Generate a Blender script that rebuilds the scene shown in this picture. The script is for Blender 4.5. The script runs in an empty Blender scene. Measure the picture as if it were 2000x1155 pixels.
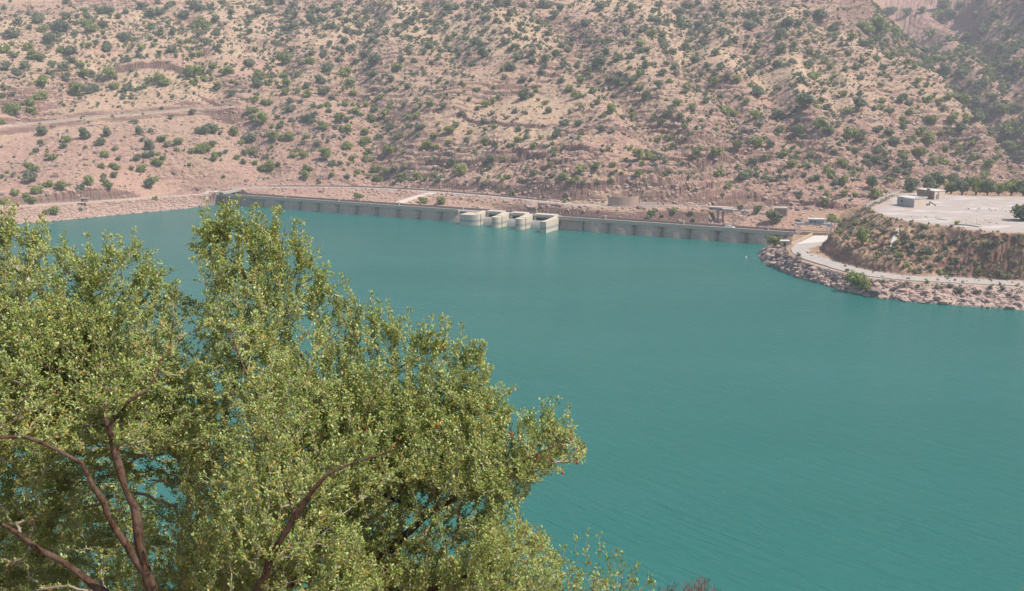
import bpy, bmesh, math, random
import numpy as np
from mathutils import Vector, Matrix, kdtree
R = math.radians
random.seed(7); rng = np.random.default_rng(7)
SC = bpy.context.scene

# ------------------------------------------------------------ camera, sky, sun, exposure
CAMZ = 69.0
TILT = math.atan(427.5 / 2000.0)
cam_d = bpy.data.cameras.new('camera'); cam = bpy.data.objects.new('camera', cam_d)
SC.collection.objects.link(cam); SC.camera = cam
cam.location = (0, 0, CAMZ); cam.rotation_euler = (math.pi / 2 - TILT, 0, 0)
cam_d.sensor_width = 36.0; cam_d.lens = 36.0
cam_d.clip_start = 0.1; cam_d.clip_end = 9000.0

SUN_EL, SUN_DIR = R(54), Vector((0.93, -0.30, 0)).normalized()
sd = Vector((SUN_DIR.x * math.cos(SUN_EL), SUN_DIR.y * math.cos(SUN_EL), math.sin(SUN_EL)))
world = bpy.data.worlds.new('World'); SC.world = world; world.use_nodes = True
nt = world.node_tree; nt.nodes.clear()
wo = nt.nodes.new('ShaderNodeOutputWorld'); wb = nt.nodes.new('ShaderNodeBackground')
sk = nt.nodes.new('ShaderNodeTexSky'); sk.sky_type = 'NISHITA'; sk.sun_disc = False
sk.sun_elevation = SUN_EL; sk.sun_rotation = math.atan2(SUN_DIR.x, SUN_DIR.y)
sk.dust_density = 2.5; sk.air_density = 1.0; sk.altitude = 800
nt.links.new(sk.outputs[0], wb.inputs[0]); wb.inputs[1].default_value = 0.12
nt.links.new(wb.outputs[0], wo.inputs[0])
sun_d = bpy.data.lights.new('sun', 'SUN'); sun = bpy.data.objects.new('sun', sun_d)
SC.collection.objects.link(sun)
sun_d.energy = 4.6; sun_d.angle = R(0.5); sun_d.color = (1.0, 0.93, 0.82)
sun.rotation_euler = sd.to_track_quat('Z', 'Y').to_euler()
SC.view_settings.view_transform = 'Standard'; SC.view_settings.look = 'None'
SC.view_settings.exposure = 0.34; SC.view_settings.gamma = 1.0
SC.cycles.volume_bounces = 1; SC.cycles.max_bounces = 6; SC.cycles.transparent_max_bounces = 8
SC.cycles.diffuse_bounces = 2; SC.cycles.glossy_bounces = 3
HAZE = 0.00024

# ------------------------------------------------------------ view geometry helpers
ST, CT = math.sin(TILT), math.cos(TILT)
def rays(px, py):
    px = np.asarray(px, float); py = np.asarray(py, float)
    u = (px - 1000) / 2000.0; v = (577.5 - py) / 2000.0
    return u, CT + v * ST, -ST + v * CT          # x, y, z (unnormalised, forward depth 1)
def W(px, py, z=0.0):
    x, y, zz = rays(px, py); k = (z - CAMZ) / zz
    return Vector((float(x * k), float(y * k), z))
def WY(px, py, Y):
    x, y, zz = rays(px, py); k = Y / y
    return Vector((float(x * k), Y, CAMZ + float(zz * k)))
def P(px, py, d):                                 # forward depth d
    x, y, zz = rays(px, py)
    return Vector((float(x * d), float(y * d), CAMZ + float(zz * d)))
def V2(p): return (p.x, p.y)

# ------------------------------------------------------------ object helpers
COL = SC.collection
def link(o): COL.objects.link(o); return o
def tag(o, label=None, cat=None, group=None, kind=None):
    if label: o['label'] = label
    if cat: o['category'] = cat
    if group: o['group'] = group
    if kind: o['kind'] = kind
    return o
def empty(name, loc, label, cat, group=None, rz=0.0):
    o = link(bpy.data.objects.new(name, None)); o.location = loc; o.rotation_euler = (0, 0, rz)
    return tag(o, label, cat, group)
def np_mesh(name, V, F, mats, matidx=None, smooth=False, attrs=None):
    V = np.asarray(V, np.float32); F = np.asarray(F, np.int32)
    me = bpy.data.meshes.new(name); n, k = F.shape
    me.vertices.add(len(V)); me.vertices.foreach_set('co', V.ravel())
    me.loops.add(n * k); me.loops.foreach_set('vertex_index', F.ravel())
    me.polygons.add(n); me.polygons.foreach_set('loop_start', np.arange(0, n * k, k, dtype=np.int32))
    me.polygons.foreach_set('loop_total', np.full(n, k, np.int32))
    if matidx is not None: me.polygons.foreach_set('material_index', np.asarray(matidx, np.int32))
    me.polygons.foreach_set('use_smooth', np.full(n, smooth, bool))
    for m in (mats if isinstance(mats, (list, tuple)) else [mats]): me.materials.append(m)
    if attrs:
        for an, av in attrs.items():
            a = me.attributes.new(an, 'FLOAT', 'POINT'); a.data.foreach_set('value', np.asarray(av, np.float32))
    me.update(calc_edges=True); me.validate()
    return me
def mesh_obj(name, me, parent=None):
    o = link(bpy.data.objects.new(name, me))
    if parent is not None: o.parent = parent
    return o
class MB:
    def __init__(s): s.v = []; s.f = []; s.m = []
    def face(s, pts, mi=0):
        b = len(s.v); s.v += [tuple(p) for p in pts]; s.f.append(tuple(range(b, b + len(pts)))); s.m.append(mi)
    def prism(s, poly, z0, z1, mi=0, top=None):
        """poly: list of (x,y) counter-clockwise; z0,z1 numbers or per-vertex lists"""
        n = len(poly); z0 = z0 if hasattr(z0, '__len__') else [z0] * n; z1 = z1 if hasattr(z1, '__len__') else [z1] * n
        b = len(s.v); s.v += [(p[0], p[1], z) for p, z in zip(poly, z0)] + [(p[0], p[1], z) for p, z in zip(poly, z1)]
        s.f.append(tuple(b + n + i for i in range(n))); s.m.append(mi if top is None else top)
        s.f.append(tuple(b + n - 1 - i for i in range(n))); s.m.append(mi)
        for i in range(n):
            j = (i + 1) % n; s.f.append((b + i, b + j, b + n + j, b + n + i)); s.m.append(mi)
    def box(s, c, size, rz=0.0, mi=0, top=None):
        cx, cy, cz = c; sx, sy, sz = size[0] / 2, size[1] / 2, size[2] / 2; ca, sa = math.cos(rz), math.sin(rz)
        s.prism([(cx + x * ca - y * sa, cy + x * sa + y * ca) for x, y in ((-sx, -sy), (sx, -sy), (sx, sy), (-sx, sy))], cz - sz, cz + sz, mi, top)
    def tube(s, pts, rad, n=8, mi=0):
        pts = [Vector(p) for p in pts]; rad = rad if hasattr(rad, '__len__') else [rad] * len(pts); b0 = len(s.v)
        for i, p in enumerate(pts):
            d = (pts[min(i + 1, len(pts) - 1)] - pts[max(i - 1, 0)]).normalized()
            a = d.cross(Vector((0.3, 0.2, 1)) if abs(d.z) < .9 else Vector((1, 0, 0))).normalized(); c = d.cross(a)
            for k in range(n):
                t = 2 * math.pi * k / n; s.v.append(tuple(p + (a * math.cos(t) + c * math.sin(t)) * rad[i]))
        for i in range(len(pts) - 1):
            for k in range(n):
                k2 = (k + 1) % n; s.f.append((b0 + i * n + k, b0 + i * n + k2, b0 + (i + 1) * n + k2, b0 + (i + 1) * n + k)); s.m.append(mi)
        s.f.append(tuple(b0 + n - 1 - k for k in range(n))); s.m.append(mi)
        e = b0 + (len(pts) - 1) * n; s.f.append(tuple(e + k for k in range(n))); s.m.append(mi)
    def build(s, name, mats, parent=None, smooth=False, origin=None, bevel=0.0):
        me = bpy.data.meshes.new(name); o3 = Vector(origin) if origin is not None else Vector((0, 0, 0))
        me.from_pydata([tuple(Vector(v) - o3) for v in s.v], [], s.f)
        for m in (mats if isinstance(mats, (list, tuple)) else [mats]): me.materials.append(m)
        me.polygons.foreach_set('material_index', s.m)
        me.polygons.foreach_set('use_smooth', [smooth] * len(s.f))
        bm = bmesh.new(); bm.from_mesh(me); bmesh.ops.recalc_face_normals(bm, faces=bm.faces)
        if bevel: 
            bmesh.ops.remove_doubles(bm, verts=bm.verts, dist=1e-4)
            bmesh.ops.bevel(bm, geom=[e for e in bm.edges if len(e.link_faces) == 2 and e.calc_face_angle(0) > .6], offset=bevel, segments=1, affect='EDGES')
        bm.to_mesh(me); bm.free(); me.update()
        o = link(bpy.data.objects.new(name, me)); o.location = o3
        if parent is not None:
            o.parent = parent; o.location = o3 - parent.location if parent.rotation_euler.z == 0 else o3
        return o

# ------------------------------------------------------------ materials
class NM:
    def __init__(s, name):
        s.m = bpy.data.materials.new(name); s.m.use_nodes = True; s.t = s.m.node_tree
        s.b = s.t.nodes['Principled BSDF']; s.out = s.t.nodes['Material Output']
    def n(s, t, **kw):
        x = s.t.nodes.new(t)
        for k, v in kw.items(): setattr(x, k, v)
        return x
    def l(s, a, b): s.t.links.new(a, b)
    def coord(s, scale=None, obj=False):
        if obj: c = s.n('ShaderNodeTexCoord').outputs['Object']
        else: c = s.n('ShaderNodeNewGeometry').outputs['Position']
        if scale is not None:
            mp = s.n('ShaderNodeMapping'); s.l(c, mp.inputs[0]); mp.inputs['Scale'].default_value = scale; c = mp.outputs[0]
        return c
    def noise(s, c, scale, detail=5, rough=.6, dist=0.0):
        x = s.n('ShaderNodeTexNoise'); x.inputs['Scale'].default_value = scale; x.inputs['Detail'].default_value = detail
        x.inputs['Roughness'].default_value = rough; x.inputs['Distortion'].default_value = dist
        s.l(c, x.inputs['Vector']); return x.outputs[0]
    def ramp(s, f, stops):
        x = s.n('ShaderNodeValToRGB'); s.l(f, x.inputs[0]); e = x.color_ramp.elements
        while len(e) < len(stops): e.new(0.5)
        for i, (p, c) in enumerate(stops):
            e[i].position = p; e[i].color = (c, c, c, 1) if not hasattr(c, '__len__') else (*c, 1)
        return x.outputs[0]
    def mix(s, f, a, b, mode='MIX'):
        x = s.n('ShaderNodeMix', data_type='RGBA', blend_type=mode)
        if hasattr(f, 'links'): s.l(f, x.inputs[0])
        else: x.inputs[0].default_value = f
        for v, i in ((a, 6), (b, 7)):
            if hasattr(v, 'links'): s.l(v, x.inputs[i])
            else: x.inputs[i].default_value = (*v, 1)
        return x.outputs[2]
    def math(s, op, a, b=None, clamp=False):
        x = s.n('ShaderNodeMath', operation=op, use_clamp=clamp)
        for v, i in ((a, 0), (b, 1)):
            if v is None: continue
            if hasattr(v, 'links'): s.l(v, x.inputs[i])
            else: x.inputs[i].default_value = v
        return x.outputs[0]
    def attr(s, name): x = s.n('ShaderNodeAttribute'); x.attribute_name = name; return x.outputs['Fac']
    def bump(s, h, strength=.3, dist=.1):
        x = s.n('ShaderNodeBump'); x.inputs['Strength'].default_value = strength; x.inputs['Distance'].default_value = dist
        s.l(h, x.inputs['Height']); s.l(x.outputs[0], s.b.inputs['Normal']); return x
    def done(s, col=None, rough=.9, spec=.2):
        if col is not None:
            if hasattr(col, 'links'): s.l(col, s.b.inputs['Base Color'])
            else: s.b.inputs['Base Color'].default_value = (*col, 1)
        s.b.inputs['Roughness'].default_value = rough; s.b.inputs['Specular IOR Level'].default_value = spec
        return s.m
def stone_mat(name, c1, c2, scale=1.0, vert=True, rough=.9, bump=.25, streak=None):
    m = NM(name); c = m.coord(); n1 = m.noise(c, .35 * scale, 6); n2 = m.noise(c, 3.0 * scale, 4)
    col = m.mix(m.ramp(n1, [(.3, 0.), (.7, 1.)]), c1, c2)
    col = m.mix(m.ramp(n2, [(.35, .35), (.65, 0.)]), col, tuple(x * .7 for x in c1))
    if vert:
        s_ = m.noise(m.coord((1.6, 1.6, .12)), 1.4, 4); col = m.mix(m.ramp(s_, [(.45, 0.), (.75, .55)]), col, streak or tuple(x * .62 for x in c1))
    m.bump(n2, bump, .05); return m.done(col, rough)

# ------------------------------------------------------------ noise
_T = rng.random((256, 256)).astype(np.float32)
def vnoise(x, y, s=0):
    xi = np.floor(x).astype(np.int64); yi = np.floor(y).astype(np.int64)
    fx = (x - xi); fy = (y - yi); fx = fx * fx * (3 - 2 * fx); fy = fy * fy * (3 - 2 * fy)
    a = (xi + 37 * s) & 255; b = (yi + 91 * s) & 255; a1 = (a + 1) & 255; b1 = (b + 1) & 255
    return ((_T[a, b] * (1 - fx) + _T[a1, b] * fx) * (1 - fy) + (_T[a, b1] * (1 - fx) + _T[a1, b1] * fx) * fy) * 2 - 1
def fbm(x, y, o=4, s=0, g=.5, ridged=False):
    r = 0; a = 1.0; t = 0; ca, sa = math.cos(.6), math.sin(.6)
    for i in range(o):
        n = vnoise(x, y, s + i)
        if ridged: n = 1 - 2 * np.abs(n)
        r = r + n * a; t += a; a *= g; x, y = (x * ca - y * sa) * 2.03 + 5.3, (x * sa + y * ca) * 2.03 + 1.7
    return r / t
def smooth(a, b, x): t = np.clip((x - a) / (b - a), 0, 1); return t * t * (3 - 2 * t)
def seg_dist(X, Y, pts, closed=False, zs=None):
    """distance to a polyline and (optionally) z interpolated at the nearest point"""
    D = np.full(X.shape, 1e9); Z = np.zeros(X.shape); n = len(pts)
    for i in range(n if closed else n - 1):
        ax, ay = pts[i]; bx, by = pts[(i + 1) % n]; dx, dy = bx - ax, by - ay; L = dx * dx + dy * dy + 1e-9
        t = np.clip(((X - ax) * dx + (Y - ay) * dy) / L, 0, 1); d = np.hypot(X - ax - t * dx, Y - ay - t * dy)
        k = d < D; D = np.where(k, d, D)
        if zs is not None: Z = np.where(k, zs[i] + t * (zs[(i + 1) % n] - zs[i]), Z)
    return (D, Z) if zs is not None else D
def inside(X, Y, poly):
    r = np.zeros(X.shape, bool); n = len(poly)
    for i in range(n):
        ax, ay = poly[i]; bx, by = poly[(i + 1) % n]
        if abs(by - ay) < 1e-9: continue
        c = ((ay > Y) != (by > Y)) & (X < (bx - ax) * (Y - ay) / (by - ay) + ax); r ^= c
    return r

# ------------------------------------------------------------ control heights (world points found from the view)
C = []
def cz(px, *rows):
    for py, z in rows: C.append(W(px, py, z))
def cY(px, *rows):
    for py, Y in rows: C.append(WY(px, py, Y))
cz(-400, (475, 0), (440, 7), (290, 34)); cY(-400, (180, 620), (100, 700), (0, 900))
cz(0, (440, 0), (405, 7), (330, 20), (258, 37.3)); cY(0, (180, 640), (100, 720), (40, 830), (0, 920), (-80, 1080))
cz(200, (423, 0), (393, 7), (320, 22), (235, 43)); cY(200, (180, 670), (100, 745), (40, 840), (0, 920), (-80, 1080))
cz(400, (405, 0), (380, 7), (310, 23), (213, 49)); cY(400, (150, 690), (100, 750), (40, 850), (0, 930))
cz(500, (385, 5), (366, 8.5))
cz(600, (392, 4), (366, 8.5), (300, 24.2)); cY(600, (200, 670), (150, 715), (100, 770), (50, 840), (0, 930), (-80, 1080))
cz(700, (385, 5.5), (367, 8.5))
cz(800, (397, 5), (372, 8.7), (300, 25)); cY(800, (200, 645), (150, 690), (100, 745), (50, 815), (0, 905), (-80, 1060))
cz(900, (402, 5), (379, 8.7))
cz(1000, (406, 5.2), (388, 8.8), (300, 28)); cY(1000, (250, 585), (200, 625), (150, 665), (100, 720), (50, 790), (0, 880), (-80, 1040))
cz(1100, (415, 4.5), (398, 8.6))
cz(1200, (428, 3.5), (407, 8), (385, 12), (300, 30)); cY(1200, (250, 565), (200, 605), (150, 650), (100, 705), (50, 775), (0, 860), (-80, 1020))
cz(1300, (430, 2.5), (404, 8.5))
cz(1400, (437, .8), (410, 5.5), (392, 10), (300, 30)); cY(1400, (250, 560), (200, 600), (150, 645), (100, 700), (50, 770), (0, 850), (-80, 1020))
cz(1500, (440, 1.5), (418, 7))
cz(1600, (440, 1), (420, 5), (395, 9), (300, 29)); cY(1600, (250, 570), (200, 610), (150, 655), (100, 710), (50, 775), (0, 850))
cz(1750, (370, 12), (300, 28)); cY(1750, (250, 590), (200, 630), (150, 680), (112, 735), (60, 1170), (0, 1290))
cz(1850, (350, 13), (300, 25)); cY(1850, (250, 615), (200, 655), (183, 672), (150, 950), (100, 1035), (50, 1125), (0, 1215))
cz(1930, (350, 13)); cY(1930, (300, 590), (258, 622))
cz(2000, (345, 13)); cY(2000, (314, 592), (295, 705), (250, 740), (200, 780), (150, 820), (100, 865), (50, 920), (0, 985), (-80, 1090))
cY(2150, (345, 585), (320, 630), (250, 665), (150, 740), (50, 830), (0, 890), (-80, 1000))
cY(1690, (4, 850))
def CW(px, Y, z): C.append(Vector(((px - 1000) / 1985.0 * Y, Y, z)))
CW(1690, 925, 108); CW(1750, 805, 58); CW(1850, 738, 34); CW(1930, 686, 14); CW(2000, 652, 4); CW(2100, 620, 2)
for px in (-700, 0, 500, 1000, 1500, 2000, 2700): CW(px, 1500, 330)
for px in (-900, 2800): CW(px, 700, 70); CW(px, 450, 12)
for px, Y in ((500, 300), (1000, 300), (300, 420), (700, 430), (1500, 300), (0, 350), (1100, 400), (2000, 230), (1300, 350)): CW(px, Y, -14)
CP = np.array([[c.x, c.y, c.z] for c in C])
def _phi(d2): return np.where(d2 > 1e-12, .5 * d2 * np.log(d2 + 1e-12), 0)
S_ = 300.0
def _rbf():
    p = CP[:, :2] / S_; n = len(p); d2 = ((p[:, None] - p[None]) ** 2).sum(-1)
    A = np.zeros((n + 3, n + 3)); A[:n, :n] = _phi(d2) + np.eye(n) * 4e-5; A[:n, n] = 1; A[:n, n + 1:] = p; A[n, :n] = 1; A[n + 1:, :n] = p.T
    return p, np.linalg.solve(A, np.r_[CP[:, 2], 0, 0, 0])
RP, RW = _rbf()
def base_h(X, Y):
    sh = X.shape; x = X.ravel() / S_; y = Y.ravel() / S_; out = RW[len(RP)] + RW[-2] * x + RW[-1] * y
    for i in range(len(RP)): out += RW[i] * _phi((x - RP[i, 0]) ** 2 + (y - RP[i, 1]) ** 2)
    return out.reshape(sh)

# shoreline of the far bank (left shore, then the dam), as range against azimuth
SH = [W(px, py) for px, py in ((-1500, 620), (-800, 520), (-400, 475), (0, 440), (100, 433), (200, 423), (300, 413.5), (370, 407), (432, 398.5))]
DAM_A, DAM_B = W(437, 398.5), W(1520, 478)
dd = (DAM_B - DAM_A); DL = dd.length; du = dd.normalized(); dn = Vector((-abs(du.y), -du.x, 0)) if du.y < 0 else Vector((du.y, -du.x, 0))
dn = Vector((du.y, -du.x, 0)); dn = dn if dn.y < 0 else -dn           # towards the lake
def DP(s, n=0.0, z=0.0): p = DAM_A + du * s + dn * n; return Vector((p.x, p.y, z))
def s_at(px):                                                          # where a view column meets the dam line
    k = (px - 1000) / 1990.0; return (k * DAM_A.y - DAM_A.x) / (du.x - k * du.y)
S_END = DL + 26
SHX = [V2(p) for p in SH] + [V2(DAM_A), V2(DP(S_END)), V2(W(2600, 420)), V2(W(4000, 420))]
AZ = np.array([math.atan2(x, y) for x, y in SHX]); RS = np.array([math.hypot(x, y) for x, y in SHX])
def shore_r(az):
    # fine interpolation along the straight chords
    xs = []; rs = []
    for (x0, y0), (x1, y1) in zip(SHX[:-1], SHX[1:]):
        for t in np.linspace(0, 1, 24, endpoint=False): x = x0 + (x1 - x0) * t; y = y0 + (y1 - y0) * t; xs.append(math.atan2(x, y)); rs.append(math.hypot(x, y))
    return np.interp(az, xs, rs)

ROADS = {  # name: ([(px,py,z)...], width)
 'shore': ([(-500, 443, 6.8), (-150, 417, 6.7), (0, 405, 6.6), (100, 399, 6.3), (200, 393, 6.0), (330, 384, 5.7), (400, 379, 5.6), (432, 377, 6.0), (447, 376.4, 6.3)], 5.0),
 'upper': ([(-300, 290, 34), (-100, 264, 36.5), (0, 250, 38.6), (100, 240, 41.2), (200, 230, 44), (300, 221, 47), (400, 212, 49.3), (450, 209, 50.3)], 7.0),
 'far': ([(432, 376.5, 6.8), (460, 369, 8), (510, 366, 8.5), (600, 366, 8.5), (700, 367, 8.5), (800, 372, 8.7), (900, 379, 8.7), (1000, 388, 8.8), (1060, 394, 8.8), (1120, 400, 8.4), (1185, 404.5, 8.2), (1260, 405, 8.3), (1330, 403, 8.6), (1400, 405.5, 8.1), (1440, 410, 7.7), (1480, 415, 7.2), (1515, 421, 6.8)], 5.0),
 'side': ([(850, 376, 8.7), (828, 380, 8.2), (800, 389, 6.8), (778, 397, 6.0)], 5.5),
}
GULLY = [([(745, 345), (735, 320), (720, 270), (745, 230), (700, 170), (690, 100), (720, 40), (700, -20)], 6, 13),
 ([(1330, 300), (1300, 260), (1270, 230), (1230, 190), (1180, 155), (1130, 120), (1140, 80), (1080, 30)], 8, 14),
 ([(1450, 280), (1420, 240), (1430, 190), (1370, 150), (1330, 110), (1350, 60), (1330, 0)], 8, 14),
 ([(1560, 290), (1540, 230), (1500, 160), (1470, 110), (1480, 60), (1500, 0)], 5, 11),
 ([(520, 330), (480, 260), (430, 195), (415, 160), (380, 100), (360, 30)], 4, 9),
 ([(60, 235), (120, 190), (170, 150), (240, 90), (300, 30)], 4, 10),
 ([(900, 120), (850, 60), (830, 0)], 4, 10), ([(560, 150), (540, 90), (560, 20)], 4, 10), ([(1700, 330), (1650, 260), (1610, 180), (1590, 110), (1600, 40)], 5, 11), ([(1745, 55), (1800, 95), (1850, 150), (1900, 200)], 9, 17), ([(1850, 20), (1905, 70), (1950, 130), (1990, 200)], 8, 16), ([(1960, 20), (2010, 90), (2060, 160)], 8, 16), ([(1910, 215), (1950, 245), (1985, 285)], 9, 14)]
RIDGE = [([(640, 330), (640, 260), (590, 200), (600, 120)], 3, 12), ([(840, 270), (900, 190), (1050, 140), (1000, 90), (960, 30)], 5, 16),
 ([(1200, 280), (1180, 220), (1120, 160), (1040, 130)], 3, 12), ([(1400, 200), (1370, 150), (1290, 112), (1250, 90)], 4, 9), ([(1640, 300), (1560, 200), (1580, 110), (1560, 30)], 4, 12), ([(1780, 30), (1850, 75), (1900, 130), (1940, 190)], 6, 14), ([(1900, 10), (1960, 70), (2010, 150)], 6, 14), ([(1720, 60), (1790, 150), (1870, 215), (1940, 275)], 3, 10)]
def surf_pt(px, py):   # on the smooth base surface, marching outwards
    x, y, zz = [float(v) for v in rays(px, py)]; Y = np.linspace(400, 1500, 900); h = base_h(Y * x / y, Y); r = CAMZ + Y * zz / y
    k = np.nonzero(h >= r)[0]; i = k[0] if len(k) else 899; return (Y[i] * x / y, Y[i])
ROADW = {k: ([W(*p) for p in pts], w) for k, (pts, w) in ROADS.items()}
def _onbase(px, py): x, y = surf_pt(px, py); return Vector((x, y, float(base_h(np.array([x]), np.array([y]))[0])))
ROADW['upper'] = ([_onbase(p[0], p[1]) for p in ROADS['upper'][0]], ROADS['upper'][1])
GW = [([surf_pt(*p) for p in pts], a, w) for pts, a, w in GULLY]; RG = [([surf_pt(*p) for p in pts], a, w) for pts, a, w in RIDGE]

# cliffs: horizontal rock faces (px line, drop in metres, run)
CLIFFS = [([(238, 140), (300, 137), (362, 140)], 5.0), ([(790, 362), (880, 362), (960, 366), (1050, 376)], 1.8), ([(755, 330), (850, 322), (950, 318), (1020, 312)], 3.0),
 ([(900, 240), (1000, 238), (1060, 243)], 2.2), ([(1000, 305), (1060, 310), (1100, 305), (1150, 312)], 3.5), ([(1130, 372), (1200, 366), (1225, 362), (1250, 370)], 4.0), ([(1340, 315), (1390, 305), (1440, 312)], 5.0),
 ([(1370, 262), (1420, 258), (1440, 268), (1480, 262)], 4.0), ([(1200, 278), (1260, 272), (1330, 285)], 2.4), ([(1300, 388), (1380, 386), (1470, 389), (1560, 397), (1640, 404)], 3.5),
 ([(1750, 48), (1820, 52), (1880, 78)], 2.5), ([(1840, 70), (1880, 90), (1890, 110)], 3), ([(1900, 130), (1950, 120), (2010, 135)], 4), ([(1580, 240), (1600, 236), (1650, 246)], 2.5), ([(1920, 285), (1950, 278), (1975, 292)], 3.5),
 ([(415, 185), (440, 200), (450, 212)], 4.0), ([(0, 182), (80, 190), (150, 196)], 1.6), ([(820, 235), (900, 232)], 1.5), ([(1090, 270), (1180, 262)], 2.0), ([(640, 350), (700, 356), (760, 362)], 1.6)]
CL = [([surf_pt(*p) for p in pts], h) for pts, h in CLIFFS]

# ------------------------------------------------------------ the spit on the right: nested level lines
def wl(rows, z): return [V2(W(*p[:2], p[2] if len(p) > 2 else z)) for p in rows]
ROZ = [5.9, 5.8, 5.4, 4.9, 4.5] + [4.5] * 10; RIZ = [6.1, 5.9, 5.4, 5.1, 4.6] + [4.5] * 8
SH_F = wl([(1522, 477), (1500, 482), (1486, 492), (1482, 502), (1492, 515), (1530, 531), (1570, 547), (1610, 556), (1640, 567), (1672, 573), (1700, 581), (1760, 588), (1800, 592), (1860, 597), (1930, 602), (2000, 607), (2150, 622), (2400, 650), (2900, 720)], 0)
_ro = [(1548, 476), (1536, 484), (1540, 496), (1556, 507), (1590, 518), (1630, 529), (1680, 541), (1740, 548), (1800, 552), (1860, 555), (1930, 558), (2000, 562), (2150, 572), (2400, 596), (2900, 650)]
RO_F = wl([(a, b, z) for (a, b), z in zip(_ro, ROZ)], 6)
_ri = [(1626, 458), (1612, 472), (1604, 488), (1606, 497), (1640, 513), (1700, 529), (1760, 537), (1820, 541), (1900, 543), (2000, 548), (2150, 558), (2400, 580), (2900, 630)]
RI_F = wl([(a, b, z) for (a, b), z in zip(_ri, RIZ)], 6)
PL_F = wl([(1692, 405), (1703, 415), (1740, 427), (1800, 437), (1850, 442), (1900, 450), (1950, 454), (2000, 456), (2150, 462), (2400, 480), (2900, 520)], 19)
far_r = W(2900, 400, 19); 
PL_B = wl([(2900, 390), (2400, 384), (2000, 383), (1900, 382), (1840, 379), (1790, 375), (1755, 377)], 19)
PLp = PL_F + PL_B
RIp = RI_F + wl([(2900, 330), (2000, 345), (1760, 350), (1650, 400)], 6)
ROp = RO_F + wl([(2900, 320), (2000, 335), (1750, 340), (1560, 420)], 6)
SHp = SH_F + wl([(2900, 310), (2000, 320), (1740, 335), (1500, 440)], 0)
def pen_h(X, Y):
    z = np.full(X.shape, -30.0); m = (X > 70) & (Y < 620) & (Y > 150)
    x, y = X[m], Y[m]
    iS = inside(x, y, SHp); iO = inside(x, y, ROp); iI = inside(x, y, RIp); iP = inside(x, y, PLp)
    dS = seg_dist(x, y, SH_F); dO = seg_dist(x, y, RO_F); dOp = seg_dist(x, y, ROp, True); dI = seg_dist(x, y, RIp, True); dP = seg_dist(x, y, PLp, True); dSp = seg_dist(x, y, SHp, True)
    zr = seg_dist(x, y, RO_F, zs=ROZ)[1]
    n1 = fbm(x / 9, y / 9, 4, 11); n2 = fbm(x / 3.0, y / 3.0, 3, 12); n3 = fbm(x / 4.5, y / 4.5, 3, 13, ridged=True)
    out = -1.2 - .5 * dSp
    t = dSp / (dSp + dOp + 1e-6); g = np.where(t < .8, t * .8, .64 + (t - .8) * 1.8)
    rock = zr * np.clip(g + .10 * n1, 0, 1) + (n2 * .6 + n3 * 1.3 + .5 * fbm(x / 1.4, y / 1.4, 3, 15)) * np.sin(np.clip(t, 0, 1) * math.pi) + .1
    out = np.where(iS, rock, out); out = np.where(iO, zr + n2 * .03, out)
    t = dI / (dI + dP + 1e-6); steep = np.clip(.45 + .1 * n1 - .018 * (x - 114), .14, .5)
    g = np.where(t < .16, steep * t / .16, steep + (1 - steep) * ((t - .16) / .84))
    bank = zr + (19 - zr) * np.clip(g, 0, 1) + (n1 * 1.6 + n2 * .7 + n3 * 1.3 + .4 * fbm(x / 1.5, y / 1.5, 3, 16)) * np.sin(np.clip(t, 0, 1) * math.pi) ** .7
    out = np.where(iI, bank, out); out = np.where(iP, 19.0 + n2 * .05 + n1 * .08 - .25 * np.exp(-dP / 3), out)
    z[m] = out; return z

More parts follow.
